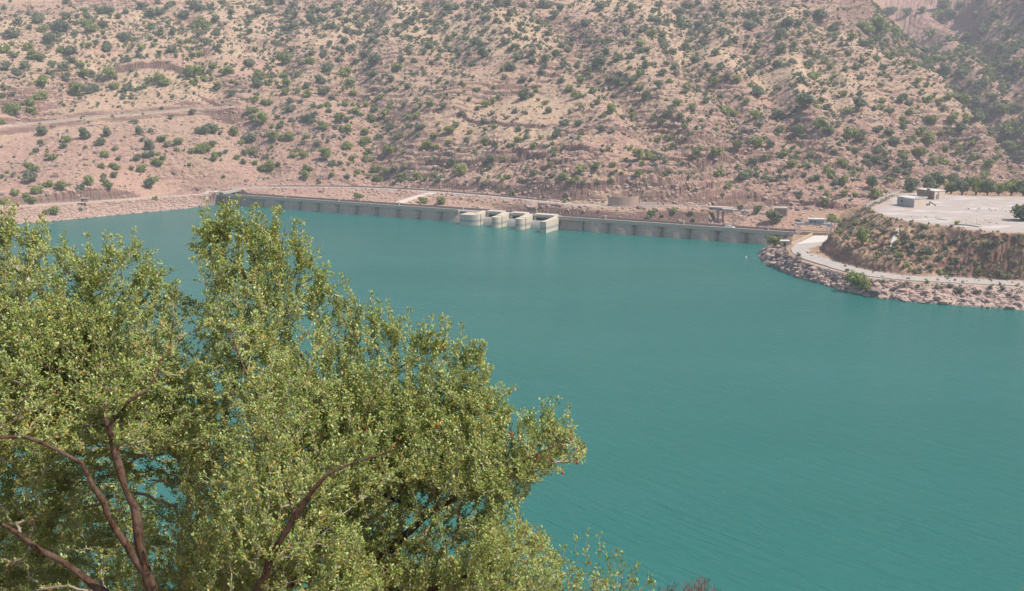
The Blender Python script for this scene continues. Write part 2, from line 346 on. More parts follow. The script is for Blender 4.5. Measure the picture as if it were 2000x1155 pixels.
def ground_h(X, Y):
    az = np.arctan2(X, Y); r = np.hypot(X, Y); rs = shore_r(az); b = base_h(X, Y)
    amp = smooth(0, 60, r - rs)
    n_big = fbm(X / 85 + 3.1, Y / 85, 3, 1); n_mid = fbm(X / 22, Y / 22, 4, 5, ridged=True); n_f = fbm(X / 6, Y / 6, 4, 9)
    far = smooth(640, 900, r)
    dr_all = np.minimum.reduce([seg_dist(X, Y, [V2(p) for p in pts]) for k, (pts, w) in ROADW.items() if k != 'side']); calm = .12 + .88 * smooth(5, 38, dr_all); n_big = n_big * calm; n_mid = n_mid * (.3 + .7 * calm); soft = .25 + .75 * smooth(3, 12, dr_all); n_f = n_f * soft
    z = b + n_big * 5 * amp + n_mid * (1.6 + 2.2 * far) * amp
    for pts, a, w in GW: z = z - 1.45 * a * np.exp(-(seg_dist(X, Y, pts) / w) ** 2)
    for pts, a, w in RG: z = z + 1.3 * a * np.exp(-(seg_dist(X, Y, pts) / w) ** 2)
    # strata: stepped beds
    rock = smooth(-.15, .35, fbm(X / 60 + 9, Y / 60, 3, 21) + .55 * np.exp(-((z - 22) / 13) ** 2) * smooth(-60, 60, X + 40) + .2)
    per = 3.4; tt = z / per + 1.1 * fbm(X / 45, Y / 45, 3, 31) + .5 * fbm(X / 9, Y / 9, 3, 33)
    fr = tt - np.floor(tt); stp = (np.floor(tt) + smooth(.62, .98, fr)) * per - (tt - z / per) * per
    z = z + (stp - z) * (.24 + .7 * smooth(.0, .45, fbm(X / 38, Y / 16, 3, 77))) * rock * amp * (1 - .85 * (1 - smooth(-130, -40, X)) * (1 - smooth(38, 55, b)))
    cl_m = np.zeros(X.shape)
    for pts, h in CL:
        xs = [p[0] for p in pts]; ys = [p[1] for p in pts]; m = (X > min(xs) - 25) & (X < max(xs) + 25) & (Y > min(ys) - 45) & (Y < max(ys) + 45)
        if not m.any(): continue
        x = X[m]; y = Y[m] + 4.0 * fbm(x / 16, Y[m] / 20, 3, 41); yl = np.interp(x, xs, ys) if xs[-1] > xs[0] else np.interp(x, xs[::-1], ys[::-1])
        e = smooth(-14, 2, x - min(xs)) * smooth(-14, 2, max(xs) - x)
        d = y - yl                                          # >0 uphill
        up = smooth(-.9, .5, d) * np.exp(-np.clip(d, 0, 99) / 16) * h * .65; dn_ = -smooth(12, -.5, -d) * 0 - np.where(d < 0, np.exp(-np.abs(d) / 10) * h * .35, h * .35 * np.exp(-d / .7))
        z[m] += (up + dn_) * e; cl_m[m] = np.maximum(cl_m[m], e * np.exp(-np.abs(d) / 4))
    mid_rock = np.exp(-((b - 22) / 16) ** 2) * smooth(-60, 20, X)
    z = z + n_f * .6 * amp * (.5 + rock) + fbm(X / 1.9, Y / 1.9, 3, 50) * (.18 + .45 * rock + .3 * mid_rock) * np.clip(amp + .3, 0, 1) * soft
    z = z + (fbm(X / 8, Y / 5, 4, 55, ridged=True) * 1.5 + .3) * mid_rock * amp * soft
    # shore and dam
    dr = r - rs; on_dam = (az > math.atan2(DAM_A.x, DAM_A.y)) 
    z = np.where(dr < 0, np.minimum(z, -.6 + .3 * dr), z)
    lf = ~on_dam & (dr >= 0)
    _sr = ROADW['shore'][0]; rro = np.interp(az, [math.atan2(p.x, p.y) for p in _sr], [math.hypot(p.x, p.y) for p in _sr]); gap_ = np.maximum(rro - 2.3 - rs, .5)
    z = np.where(lf & (r < rro), 6.1 * np.clip(dr / gap_, 0, 1) + (fbm(X / 3, Y / 3, 4, 62) * .9 + fbm(X / 1.2, Y / 1.2, 2, 63) * .3) * np.sin(np.clip(dr / gap_, 0, 1) * math.pi), z)
    z = np.where(lf & (r >= rro), np.maximum(z, .05 + .28 * np.minimum(dr, 9) + fbm(X / 3, Y / 3, 3, 60) * .3 * np.minimum(dr / 3, 1)), z)
    z = np.where(on_dam & (dr >= 0) & (dr < 9), np.minimum(z, 4.2), z)
    z = np.where(on_dam & (dr >= 9) & (dr < 60), np.minimum(z, 4.2 + (dr - 9) * .38 + 60 * smooth(30, 60, dr) + 14 * (1 - smooth(0, .03, az - math.atan2(DAM_A.x, DAM_A.y)))), z)
    # roads are cut in
    rd = np.zeros(X.shape)
    for k, (pts, w) in ROADW.items():
        D, Z = seg_dist(X, Y, [V2(p) for p in pts], zs=[p.z for p in pts]); f = 1 - smooth(w / 2 + .3, w / 2 + {'shore': 2.5, 'far': 9.0}.get(k, 5.0), D)
        if k == 'far': # bridge gap stays open below
            br = (az > math.atan2(W(1385, 405, 8).x, W(1385, 405, 8).y)) & (az < math.atan2(W(1432, 408, 8).x, W(1432, 408, 8).y)); f = np.where(br, 0, f); z = np.where(br & (D < 6), np.minimum(z, 2.5 + D * .7), z)
        z = z * (1 - f) + Z * f; rd = np.maximum(rd, 1 - smooth(w / 2 - .5, w / 2 + 1.2, D)); z = z + (fbm(X / 14, Y / 14, 3, 58) * 1.0) * smooth(w / 2 + .8, w / 2 + 3.0, D) * (1 - smooth(w / 2 + 5, w / 2 + 12, D)) * (k != 'side')
    z = np.where(dr < 0, np.minimum(z, -.6 + .3 * dr), z); z = np.where(on_dam & (dr >= 0) & (dr < 7), np.minimum(z, 4.2), z)
    red = smooth(-.25, .3, fbm(X / 45, Y / 45, 3, 71) + .75 * np.exp(-(np.clip(b, 0, 99) / 28) ** 2) - .25) 
    pz = pen_h(X, Y); k = pz > z; z = np.where(k, pz, z)
    t = np.where(k, 1.0, 0.0)
    return z, np.clip(red, 0, 1), np.clip(rock * amp + cl_m, 0, 1), rd, t, cl_m

# fan-shaped grid centred under the viewpoint
def _axis(parts): return np.concatenate([np.linspace(a, b, n, endpoint=False) for a, b, n in parts])
QF = 1.0
AZG = np.radians(_axis([(-44, -29, int(90 * QF)), (-29, 29, int(1250 * QF)), (29, 44.01, int(90 * QF))]))
RG_ = _axis([(225, 285, 14), (285, 440, int(210 * QF)), (440, 760, int(380 * QF)), (760, 1000, int(170 * QF)), (1000, 1250, 70), (1250, 2000, 30)])
AA, RR = np.meshgrid(AZG, RG_); GX = RR * np.sin(AA); GY = RR * np.cos(AA)
GZ, A_red, A_rock, A_road, A_pen, A_cl = ground_h(GX, GY)
NR, NC = GX.shape
# weathered steep faces: push the rock in and out so that beds and blocks stand proud
_dz = np.gradient(GZ, axis=0) / np.gradient(RR, axis=0); _st = smooth(.75, 1.6, _dz) * (GZ > .5); _ar = AA * RR
_sh = _st * (.8 * fbm(_ar / 16, GZ / 1.2, 4, 101, ridged=True) + .4 * fbm(_ar / 7, GZ / .8, 3, 105)) * (GZ > 5); HX = GX - _sh * np.sin(AA); HY = GY - _sh * np.cos(AA)
def zf(x, y):                                       # ground height at world x, y
    a = np.arctan2(x, y); r = np.hypot(x, y); i = np.clip(np.interp(r, RG_, np.arange(NR)), 0, NR - 1.001); j = np.clip(np.interp(a, AZG, np.arange(NC)), 0, NC - 1.001)
    i0 = i.astype(int); j0 = j.astype(int); fi = i - i0; fj = j - j0
    return (GZ[i0, j0] * (1 - fi) + GZ[i0 + 1, j0] * fi) * (1 - fj) + (GZ[i0, j0 + 1] * (1 - fi) + GZ[i0 + 1, j0 + 1] * fi) * fj
def hit(px, py):                                    # where a line of sight meets the ground
    x, y, zz = [float(v) for v in rays(px, py)]; a = math.atan2(x, y); h = math.hypot(x, y); j = int(np.clip(np.interp(a, AZG, np.arange(NC)), 0, NC - 1))
    z = CAMZ + RG_ * zz / h; k = np.nonzero((GZ[:, j] >= z) & (GZ[:, j] > .3))[0]
    if not len(k): return None
    i = k[0]; 
    if i > 0:
        d0 = z[i - 1] - GZ[i - 1, j]; d1 = GZ[i, j] - z[i]; t = d0 / (d0 + d1 + 1e-9) if d0 > 0 else 1; r = RG_[i - 1] + (RG_[i] - RG_[i - 1]) * t
    else: r = RG_[i]
    return Vector((r * math.sin(a), r * math.cos(a), CAMZ + r * zz / h))

# ------------------------------------------------------------ ground material
m = NM('hill_ground'); c = m.coord()
geo = m.n('ShaderNodeNewGeometry'); sx = m.n('ShaderNodeSeparateXYZ'); m.l(geo.outputs['True Normal'], sx.inputs[0])
nA = m.noise(c, .035, 6, .65); nB = m.noise(c, .25, 6, .7); nC = m.noise(c, 1.1, 5, .75); nD = m.noise(c, 2.2, 3, .7); nE = m.noise(c, .55, 4, .7)
strat = m.noise(m.coord((.02, .02, 1.1)), 1.0, 4, .7)
straw = m.mix(m.ramp(nB, [(.3, 0.), (.7, 1.)]), (.56, .405, .262), (.46, .30, .21))
soil = m.mix(m.ramp(nB, [(.3, 0.), (.7, 1.)]), (.40, .22, .168), (.49, .31, .24))
redr = m.mix(m.ramp(strat, [(.35, 0.), (.65, 1.)]), (.15, .08, .07), (.31, .18, .15))
pale = (.50, .40, .345)
fr_ = m.math('ADD', m.math('MULTIPLY', m.attr('red'), .9), m.math('MULTIPLY', m.math('SUBTRACT', nA, .5), 1.6), clamp=True)
col = m.mix(fr_, straw, soil)
steep = m.ramp(sx.outputs[2], [(.66, 1.), (.84, 0.)])
rk = m.math('MULTIPLY', m.attr('rock'), m.ramp(nC, [(.42, 0.), (.6, 1.)]), clamp=True)
col = m.mix(m.math('MAXIMUM', steep, m.math('MULTIPLY', rk, .6)), col, redr)  # dark red rock; on steep faces its darkness also paints cliff shadow
col = m.mix(m.math('MULTIPLY', m.ramp(nC, [(.58, 0.), (.68, .75)]), m.math('ADD', m.attr('rock'), .25, clamp=True), clamp=True), col, pale)
col = m.mix(m.ramp(nD, [(.38, .9), (.47, 0.)]), col, (.15, .12, .085))       # dry weeds and dark pebbles
col = m.mix(m.ramp(nE, [(.38, .8), (.46, 0.)]), col, (.17, .145, .095))
col = m.mix(m.ramp(nD, [(.60, 0.), (.68, .7)]), col, (.60, .49, .42))
col = m.mix(m.attr('shore'), col, m.mix(m.ramp(nC, [(.35, 0.), (.65, 1.)]), (.36, .22, .175), (.48, .355, .295)))
col = m.mix(m.attr('road'), col, (.46, .40, .34))
m.bump(nC, .5, .35)
M_ground = m.done(col, .95, .1)
# spit ground: same rock, more dry scrub
m = NM('spit_ground'); c = m.coord(); geo = m.n('ShaderNodeNewGeometry'); sx = m.n('ShaderNodeSeparateXYZ'); m.l(geo.outputs['True Normal'], sx.inputs[0])
nB = m.noise(c, .3, 6, .7); nC = m.noise(c, 1.4, 5, .75); nD = m.noise(c, 4.5, 3, .7)
col = m.mix(m.ramp(nB, [(.38, 0.), (.58, 1.)]), (.44, .29, .175), (.32, .20, .145))
col = m.mix(m.ramp(nC, [(.5, 0.), (.62, .8)]), col, (.21, .16, .12))
col = m.mix(m.ramp(sx.outputs[2], [(.62, 1.), (.80, 0.)]), col, m.mix(m.ramp(nC, [(.3, 0.), (.7, 1.)]), (.17, .095, .075), (.26, .15, .115)))
col = m.mix(m.attr('shore'), col, m.mix(m.ramp(nC, [(.35, 0.), (.65, 1.)]), (.36, .24, .195), (.56, .45, .39)))
gravel = m.mix(m.ramp(nB, [(.35, 0.), (.65, 1.)]), (.47, .405, .37), (.39, .32, .29)); gravel = m.mix(m.ramp(nD, [(.3, .5), (.5, 0.)]), gravel, (.29, .24, .21)); gravel = m.mix(m.ramp(m.noise(m.coord((.05, .12, 1)), 1.0, 4), [(.52, 0.), (.62, .8)]), gravel, (.56, .51, .48))
gravel = m.mix(m.ramp(m.noise(c, .09, 4), [(.56, 0.), (.66, .6)]), gravel, (.42, .31, .22))
col = m.mix(m.attr('top'), col, gravel)
m.bump(nC, .4, .3); M_spit = m.done(col, .95, .1)

DPs = seg_dist(GX, GY, PLp, True); inP = inside(GX, GY, PLp)
far_shade = smooth(740, 860, RR) * (AA > math.radians(17)); A_red = np.clip(A_red + far_shade + .45 * (1 - smooth(40, 62, GZ)) * (1 - smooth(-90, -20, GX)), 0, 1)  # far slope's shade put into its soil colour; lower left soil is redder
A_top = np.where(inP & (A_pen > .5), smooth(0.5, 3.0, DPs + .8 * fbm(GX / 3, GY / 3, 2, 81)), 0)
sh_noise = fbm(GX / 12, GY / 12, 3, 83)
A_shore = (1 - smooth(2.2, 4.2, GZ + sh_noise * 1.0 - 1.4 * (A_pen > .5))) * (GZ > -3) * ((AA < math.atan2(DAM_A.x, DAM_A.y)) | (A_pen > .5))
idx = np.arange(NR * NC).reshape(NR, NC)
F = np.stack([idx[:-1, :-1], idx[:-1, 1:], idx[1:, 1:], idx[1:, :-1]], -1).reshape(-1, 4)
zq = GZ.ravel()[F]; keep = (zq.max(1) > -3.0); pen_q = A_pen.ravel()[F].mean(1) > .5
VV = np.stack([HX.ravel(), HY.ravel(), GZ.ravel()], -1)
def sub(Fs, name, mat, label, extra):
    u, inv = np.unique(Fs, return_inverse=True); at = {k: v.ravel()[u] for k, v in extra.items()}
    me = np_mesh(name, VV[u], inv.reshape(-1, 4), mat, smooth=False, attrs=at); o = mesh_obj(name, me); return tag(o, kind='structure', label=label)
sub(F[keep & ~pen_q], 'hills', M_ground, 'dry rocky reddish hillside dotted with green bushes across the lake', {'red': A_red, 'rock': A_rock, 'road': A_road * .6, 'shore': A_shore})
sub(F[keep & pen_q], 'terrain', M_spit, 'reddish spit with flat gravel top and scrubby bank at the right', {'top': A_top, 'shore': A_shore})

# ------------------------------------------------------------ water
m = NM('lake_water'); c = m.coord()
def crest(rot, sc):
    a_ = m.n('ShaderNodeMapping'); m.l(c, a_.inputs[0]); a_.inputs['Rotation'].default_value = (0, 0, R(rot)); b_ = m.n('ShaderNodeMapping'); m.l(a_.outputs[0], b_.inputs[0]); b_.inputs['Scale'].default_value = sc; return b_.outputs[0]
w1 = m.noise(crest(47, (.10, .62, 1)), 1.0, 5, .6, .5); w2 = m.noise(crest(36, (.5, 2.6, 1)), 1.0, 3, .6, .3)
lane = m.ramp(m.noise(crest(20, (.003, .012, 1)), 1.0, 4, .55), [(.35, .45), (.62, 1.)])
h = m.math('MULTIPLY', m.math('ADD', m.math('MULTIPLY', w1, .8), m.math('MULTIPLY', w2, .25)), lane)
bp = m.bump(h, 1.0, .75)
col = m.mix(m.ramp(m.noise(m.coord((.004, .012, 1)), 1.0, 3), [(.35, 0.), (.65, 1.)]), (.014, .130, .108), (.022, .146, .128))
M_water = m.done(col, .27, .5); m.b.inputs['IOR'].default_value = 1.33
mb = MB(); mb.face([(-900, 20, 0), (900, 20, 0), (900, 560, 0), (-900, 700, 0)])
tag(mb.build('water', M_water), kind='structure', label='still turquoise reservoir water')

# ------------------------------------------------------------ shared materials
M_conc = stone_mat('dam_concrete', (.62, .45, .35), (.50, .365, .29), 1.0, True, .9, .2, (.15, .14, .135))
M_conc_low = stone_mat('wetted_concrete', (.50, .375, .31), (.40, .305, .26), 1.0, True, .85, .2)
M_pier = stone_mat('pale_concrete', (.64, .54, .42), (.55, .465, .365), 1.0, True, .85, .15, (.40, .36, .31))
M_stain = stone_mat('stained_concrete', (.33, .32, .31), (.42, .39, .35), 1.0, True, .85, .15)
M_cap = stone_mat('parapet_concrete', (.58, .45, .35), (.48, .38, .30), 1.2, False)
M_dark = NM('recess_shade').done((.05, .045, .045), .9)  # near-black colour standing in for the shade inside openings
M_asph = stone_mat('pale_asphalt', (.34, .31, .285), (.28, .26, .24), 1.5, False, .95, .1)
M_steel = stone_mat('galvanised_steel', (.36, .40, .41), (.30, .34, .35), 2.0, False, .6, .05)
M_white = stone_mat('white_paint', (.72, .70, .64), (.62, .60, .55), 2.0, True, .7, .05)
M_block = stone_mat('grey_blockwork', (.42, .41, .40), (.34, .335, .33), 3.0, False, .95, .3)
M_brick = stone_mat('brown_brick', (.30, .20, .155), (.24, .165, .13), 3.0, False, .95, .3)
M_cream = stone_mat('cream_render', (.66, .55, .45), (.56, .47, .39), 1.5, True, .9, .1)
M_roof = stone_mat('pale_roof', (.66, .62, .55), (.56, .53, .48), 1.0, False, .9, .1)
M_pinkst = stone_mat('pink_masonry', (.47, .33, .27), (.40, .28, .225), 2.5, True, .95, .4)
M_redst = stone_mat('red_masonry', (.38, .25, .21), (.30, .205, .18), 2.5, False, .95, .4)
M_glass = NM('dark_glass').done((.03, .04, .045), .15, .5)
M_track = stone_mat('gravel_track', (.52, .43, .36), (.46, .37, .31), 1.5, False, .95, .2)
M_palet = stone_mat('pale_concrete_road', (.47, .42, .38), (.38, .335, .30), 1.2, False, .95, .15)
M_steps = stone_mat('white_concrete', (.66, .57, .49), (.56, .46, .39), 1.0, False, .9, .2)

# ------------------------------------------------------------ dam
dam = empty('dam', DP(0), 'long grey concrete buttress dam with scalloped face and pale spillway in the middle', 'dam')
SP0, SP1 = s_at(893), s_at(1098)
bnd_px = [518, 555, 590, 626, 664, 701, 740, 781, 822, 865, 906]; bnd = [0.0] + [s_at(p) for p in bnd_px]
bnd2 = [s_at(p) for p in (1097, 1141, 1191, 1242, 1296, 1350, 1405, 1462, 1525)]
def pt(s, n, z): return tuple(DP(s, n, z))
def panel(s0, s1, bulge, base=0.0):
    mb = MB(); K = 12; rows = [(-4, 1.55), (0.0, 1.0), (2.35, .55), (2.4, .28), (4.55, .0)]
    prof = []
    for i in range(K + 1):
        t = i / K; a = (1 - (2 * t - 1) ** 2) ** .5 if bulge else 0
        prof.append((s0 + (s1 - s0) * t, base + bulge * a))
    for (za, na), (zb, nb) in zip(rows[:-1], rows[1:]):
        for (sa, ba), (sb, bb) in zip(prof[:-1], prof[1:]):
            mb.face([pt(sa, ba + na, za), pt(sb, bb + na, za), pt(sb, bb + nb, zb), pt(sa, ba + nb, zb)], 1 if za < 2.3 else 0)
    for (sa, ba), (sb, bb) in zip(prof[:-1], prof[1:]): mb.face([pt(sa, -3, 4.55), pt(sb, -3, 4.55), pt(sb, bb, 4.55), pt(sa, ba, 4.55)])
    e0, e1 = prof[0], prof[-1]
    for s, b in (e0, e1): mb.face([pt(s, -3, -4), pt(s, b + 1.55, -4), pt(s, b + 1.0, 0), pt(s, b + .55, 2.35), pt(s, b + .28, 2.4), pt(s, b, 4.55), pt(s, -3, 4.55)])
    o = mb.build('face_panel', [M_conc, M_conc_low], dam, origin=DP((s0 + s1) / 2)); return o
def dprism(name, s0, s1, n0, n1, z0, z1, mats, mi=0, parent=dam, top=None):
    mb = MB(); mb.prism([V2(DP(s0, n0)), V2(DP(s1, n0)), V2(DP(s1, n1)), V2(DP(s0, n1))], z0, z1, mi, top)
    return mb.build(name, mats, parent, origin=DP((s0 + s1) / 2, (n0 + n1) / 2, 0))
panel(-6, bnd[1], 0.0, .5)
for a, b in zip(bnd[1:-1], bnd[2:]): panel(a, min(b, SP0 + 4), 2.3)
panel(bnd2[0], bnd2[1], 0.0, 1.0)
for a, b in zip(bnd2[1:-1], bnd2[2:]): panel(a, b, 2.5)
panel(bnd2[-1], DL + 30, 0.0, .4)
# crest: fascia, roadway, parapets (interrupted at the spillway)
for a, b in ((-6, SP0 + 2), (bnd2[0] - 1, DL + 30)):
    dprism('fascia', a, b, .35, 2.5, 4.45, 5.25, [M_cap]); dprism('parapet', a, b, 2.15, 2.5, 5.253, 6.05, [M_cap])
dprism('crest_road', -6, DL + 30, -4.8, 1.5, 4.6, 5.2, [M_asph, M_palet])
dprism('rear_wall', 0, DL + 30, -5.1, -4.8, 2.0, 6.15, [M_redst])
dprism('core_wall', -3, DL + 30, -5.6, -3.1, -6, 4.55, [M_conc])
for px in (547, 652, 770, 895, 1040, 1175, 1330, 1497):
    s = s_at(px); mb = MB(); mb.box(pt(s, -4.55, 5.95), (.55, .4, 1.5), math.atan2(du.y, du.x)); mb.box(pt(s, -4.55, 6.75), (.8, .65, .15), math.atan2(du.y, du.x))
    mb.build('crest_post', [M_steps], dam, origin=pt(s, -4.55, 5.2))
mb = MB(); mb.prism([V2(DP(-19, 8.5)), V2(DP(-5.5, 8.5)), V2(DP(-5.5, .5)), V2(DP(-14, -2.5))], -3, [.3, .5, 6.7, 6.7]); mb.build('abutment_sun_slope', [M_steps], dam, origin=DP(-8, 3))  # slab added with a sloping top so that it catches the sun
for i in range(5): dprism('abutment_step', -9.2, -5.3 + .6 * i, -4 - .02 * i, 1.2 + 1.7 * i, -3 - .01 * i, 6.45 - 1.15 * i, [M_steps])
# spillway piers: (left, right, length, nose)
def pier(s0, s1, L, zt=5.25, nose=.5, slot=True, wide=False):
    mb = MB(); w = s1 - s0; K = 10; outline = [(s0, -1.0), (s1, -1.0)]
    if slot: outline += [(s1, L - w * nose - 1.6), (s1 - .5, L - w * nose - 1.6), (s1 - .5, L - w * nose - .9), (s1, L - w * nose - .9)]
    if wide: nn = [(s1 - (w * .62) * (1 - math.cos(t)), L - w * nose + w * nose * math.sin(t)) for t in np.linspace(0, math.pi / 2, K)] + [(s0, L)]
    elif nose > .05: nn = [(s0 + w / 2 + w / 2 * math.cos(t), L - w * nose + w * nose * math.sin(t)) for t in np.linspace(0, math.pi, K)]
    else: nn = [(s1, L), (s0, L)]
    outline += nn
    ring = lambda z, g=0.0: [pt(s, n, z) for s, n in outline]
    zs = [-4, 0.0, 1.5, 2.7, zt - .35]; mi = [1, 1, 2, 0]
    for (za, zb), q in zip(zip(zs[:-1], zs[1:]), (0, 0, 1, 0)):
        A, B = ring(za), ring(zb)
        for i in range(len(A)): j = (i + 1) % len(A); mb.face([A[i], A[j], B[j], B[i]], q)
    mb.prism([(p[0], p[1]) for p in ring(0)], zt - .35, zt, 0)
    pr = mb.build('pier', [M_pier, M_stain], dam, origin=DP((s0 + s1) / 2, L / 2)); return pr
sA, sB, sC, sD = s_at(951.5), s_at(997.5), s_at(1043.5), s_at(1096)
pA = pier(sA - 9.3, sA, 10.5, 5.0, .30, True, True); pier(sB - 4.5, sB, 12.4, 5.0); pier(sC - 4.5, sC, 12.4, 5.0); pD = pier(sD - 3.1, sD, 16.0, 5.1, .02, False)
# pier cap ramps
for s0, s1, L in ((sA - 3.5, sA, 7), (sB - 4.5, sB, 7), (sC - 4.5, sC, 7), (sD - 3.1, sD, 10)):
    mb = MB(); mb.prism([V2(DP(s0 + .25, -1)), V2(DP(s1 - .25, -1)), V2(DP(s1 - .25, L)), V2(DP(s0 + .25, L))], [5.0] * 4, [5.9, 5.9, 5.15, 5.15]); mb.build('pier_cap', [M_pier], dam, origin=DP(s0, 0))
for s0, s1 in ((sA, sB - 4.5), (sB, sC - 4.5), (sC, sD - 3.1)):
    mb = MB(); K = 9; Rr = 7.5                         # curved gate leaf
    arc = [(3.2 + Rr * (1 - math.cos(t)) * 1.0 * -1 + 1.6, 3.3 - Rr * (1 - math.sin(math.pi / 2 - t) ) - Rr * t * .62) for t in np.linspace(0, 1.0, K)]
    arc = [(1.2 + 3.6 * math.sin(t), -3.0 + 6.4 * math.cos(t)) for t in np.linspace(0.0, 1.45, K)]
    for (n0, z0), (n1, z1) in zip(arc[:-1], arc[1:]): mb.face([pt(s0 + .02, n1, z1), pt(s1 - .02, n1, z1), pt(s1 - .02, n0, z0), pt(s0 + .02, n0, z0)])
    g = mb.build('spillway_gate', [M_stain], dam, origin=DP((s0 + s1) / 2))
    dprism('bridge_beam', s0 + .01, s1 - .01, -3.9, 1.1, 5.23, 6.12, [M_pier])
    dprism('recess_shade_wall', s0 + .01, s1 - .01, -3.2, -3.0, -2, 4.55, [M_dark])  # back of the gate opening, its shade put into the colour
    dprism('gate_lug', s0 + .5, s0 + 1.5, .6, 1.4, 2.6, 5.6, [M_white])
ch = None
def onroad(name, pts, w, mat, lift=.12, label='', step=3.0):
    P3 = [Vector(p) for p in pts]; out = [P3[0]]
    for a, b in zip(P3[:-1], P3[1:]):
        n = max(1, int((b - a).length / step)); out += [a.lerp(b, i / n) for i in range(1, n + 1)]
    for _ in range(12): out = [out[0]] + [(out[i - 1] + out[i] * 2 + out[i + 1]) / 4 for i in range(1, len(out) - 1)] + [out[-1]]
    mb = MB(); L = []; Rr = []
    for i, p in enumerate(out):
        d = out[min(i + 1, len(out) - 1)] - out[max(i - 1, 0)]; d.z = 0; d.normalize(); q = Vector((d.y, -d.x, 0)) * (w / 2 * (1 + .07 * math.sin(i * 1.7) + .05 * math.sin(i * .63 + 1)))
        L.append(p - q); Rr.append(p + q)
    for i in range(len(out) - 1):
        u = Vector((0, 0, lift)); dn2 = Vector((0, 0, -.9))
        mb.face([L[i] + u, L[i + 1] + u, Rr[i + 1] + u, Rr[i] + u]); mb.face([L[i] + dn2, L[i + 1] + dn2, L[i + 1] + u, L[i] + u]); mb.face([Rr[i] + dn2, Rr[i + 1] + dn2, Rr[i + 1] + u, Rr[i] + u])
    o = mb.build(name, mat); tag(o, kind='structure', label=label); return L, Rr, out
onroad('road', ROADW['shore'][0], 3.6, M_track, .12, 'pale dirt road along the left shore')
Lu, Ru, ou = onroad('road', ROADW['upper'][0], 5.0, M_track, .12, 'pale road climbing across the upper left slope')
Lf, Rf, of = onroad('road', ROADW['far'][0], 4.2, M_palet, .14, 'pale road running behind the dam')
onroad('path', ROADW['side'][0], 5.0, M_steps, .16, 'white concrete ramp from the road down to the dam')
_L = [(1549, 477), (1540, 485), (1543, 495), (1558, 505), (1592, 516), (1632, 527.5), (1682, 539.5), (1742, 547), (1800, 551), (1880, 555), (2000, 561), (2150, 571), (2400, 595), (2900, 649)]
_R = [(1624, 460), (1611, 473), (1603, 488), (1604, 498), (1618, 505), (1645, 516), (1700, 530), (1760, 538.5), (1815, 542), (1895, 545), (2000, 550), (2150, 560), (2400, 582), (2900, 632)]
_z = [6.05, 5.9, 5.45, 5.05, 4.7, 4.55] + [4.5] * 8
def _sub(pts, n=8):
    P3 = [W(a, b, z) for (a, b), z in zip(pts, _z)]; out = [p.lerp(q, i / n) for p, q in zip(P3[:-1], P3[1:]) for i in range(n)] + [P3[-1]]
    for _ in range(6): out = [out[0]] + [(out[i - 1] + out[i] * 2 + out[i + 1]) / 4 for i in range(1, len(out) - 1)] + [out[-1]]
    return out
LL, RR2 = _sub(_L), _sub(_R); mb = MB()
for i in range(len(LL) - 1):
    w0, w1 = [.06 + .05 * float(fbm(np.array([k * .31]), np.array([.3]), 2, 120)[0]) + .02 for k in (i, i + 1)]; l0, r0, l1, r1 = LL[i].lerp(RR2[i], w0), RR2[i].lerp(LL[i], w0), LL[i + 1].lerp(RR2[i + 1], w1), RR2[i + 1].lerp(LL[i + 1], w1); u = Vector((0, 0, .22)); dd_ = Vector((0, 0, -.8))
    mb.face([l0 + u, l1 + u, r1 + u, r0 + u]); mb.face([l0 + dd_, l1 + dd_, l1 + u, l0 + u]); mb.face([r0 + dd_, r0 + u, r1 + u, r1 + dd_])
tag(mb.build('road', M_palet), kind='structure', label='pale grey road curving from the dam end round the foot of the spit')
mb = MB(); fp = [W(1590, 461, 6.15), W(1622, 461, 6.15), W(1611, 474, 6.1), W(1556, 478, 6.1)]; mb.prism([V2(p) for p in fp], 4.0, 6.32); tag(mb.build('pavement', M_roof), kind='structure', label='bright concrete apron at the right end of the dam')

# walls along the roads
def wall(name, pts, h, th, mats, label, cat, down=.6, group=None):
    pts = [Vector(p) for p in pts]; hs = h if hasattr(h, '__len__') else [h] * len(pts); mb = MB(); A = []; B = []
    for i, p in enumerate(pts):
        d = pts[min(i + 1, len(pts) - 1)] - pts[max(i - 1, 0)]; d.z = 0; d.normalize(); q = Vector((-d.y, d.x, 0)) * th; A.append(p); B.append(p + q)
    for i in range(len(pts) - 1):
        mb.prism([V2(A[i]), V2(A[i + 1]), V2(B[i + 1]), V2(B[i])], [pts[i].z - down, pts[i + 1].z - down] * 1 + [pts[i + 1].z - down, pts[i].z - down], [pts[i].z + hs[i], pts[i + 1].z + hs[i + 1], pts[i + 1].z + hs[i + 1], pts[i].z + hs[i]])
    o = mb.build(name, mats, origin=pts[0]); return tag(o, label, cat, group)
wall('road_wall', [p + Vector((0, 0, .1)) for p in Lf[8:64]], .75, .4, M_redst, 'long low dark kerb wall along the far side of the road behind the dam', 'wall')
wall('road_wall', [p + Vector((0, 0, .1)) for p in Rf[74:len(Rf) - 8]], .55, .35, M_cream, 'low pale kerb wall on the road above the two bridge columns', 'wall')
def _near(px, py): return min(Ru, key=lambda q: abs(q.x / q.y - (px - 1000) / 1985.0))
_w0 = _near(2, 250) + Vector((0, -.9, 0)); _w1 = _near(45, 247) + Vector((0, -.9, 0))
wall('retaining_wall', [q + Vector((-.0, -.8, .1)) for q in Ru if -300 < q.x < -1e9] or [_w0, _w1], [1.0, 1.0], .7, M_cream, 'pale block retaining wall at the left end of the upper road', 'wall', 3.6)
wall('retaining_wall', [q + Vector((0, 0, .1)) for q in Ru[12::6]][:22], .8, .6, M_track, 'long low earth coloured wall holding the outer edge of the upper road', 'wall', 3.2)
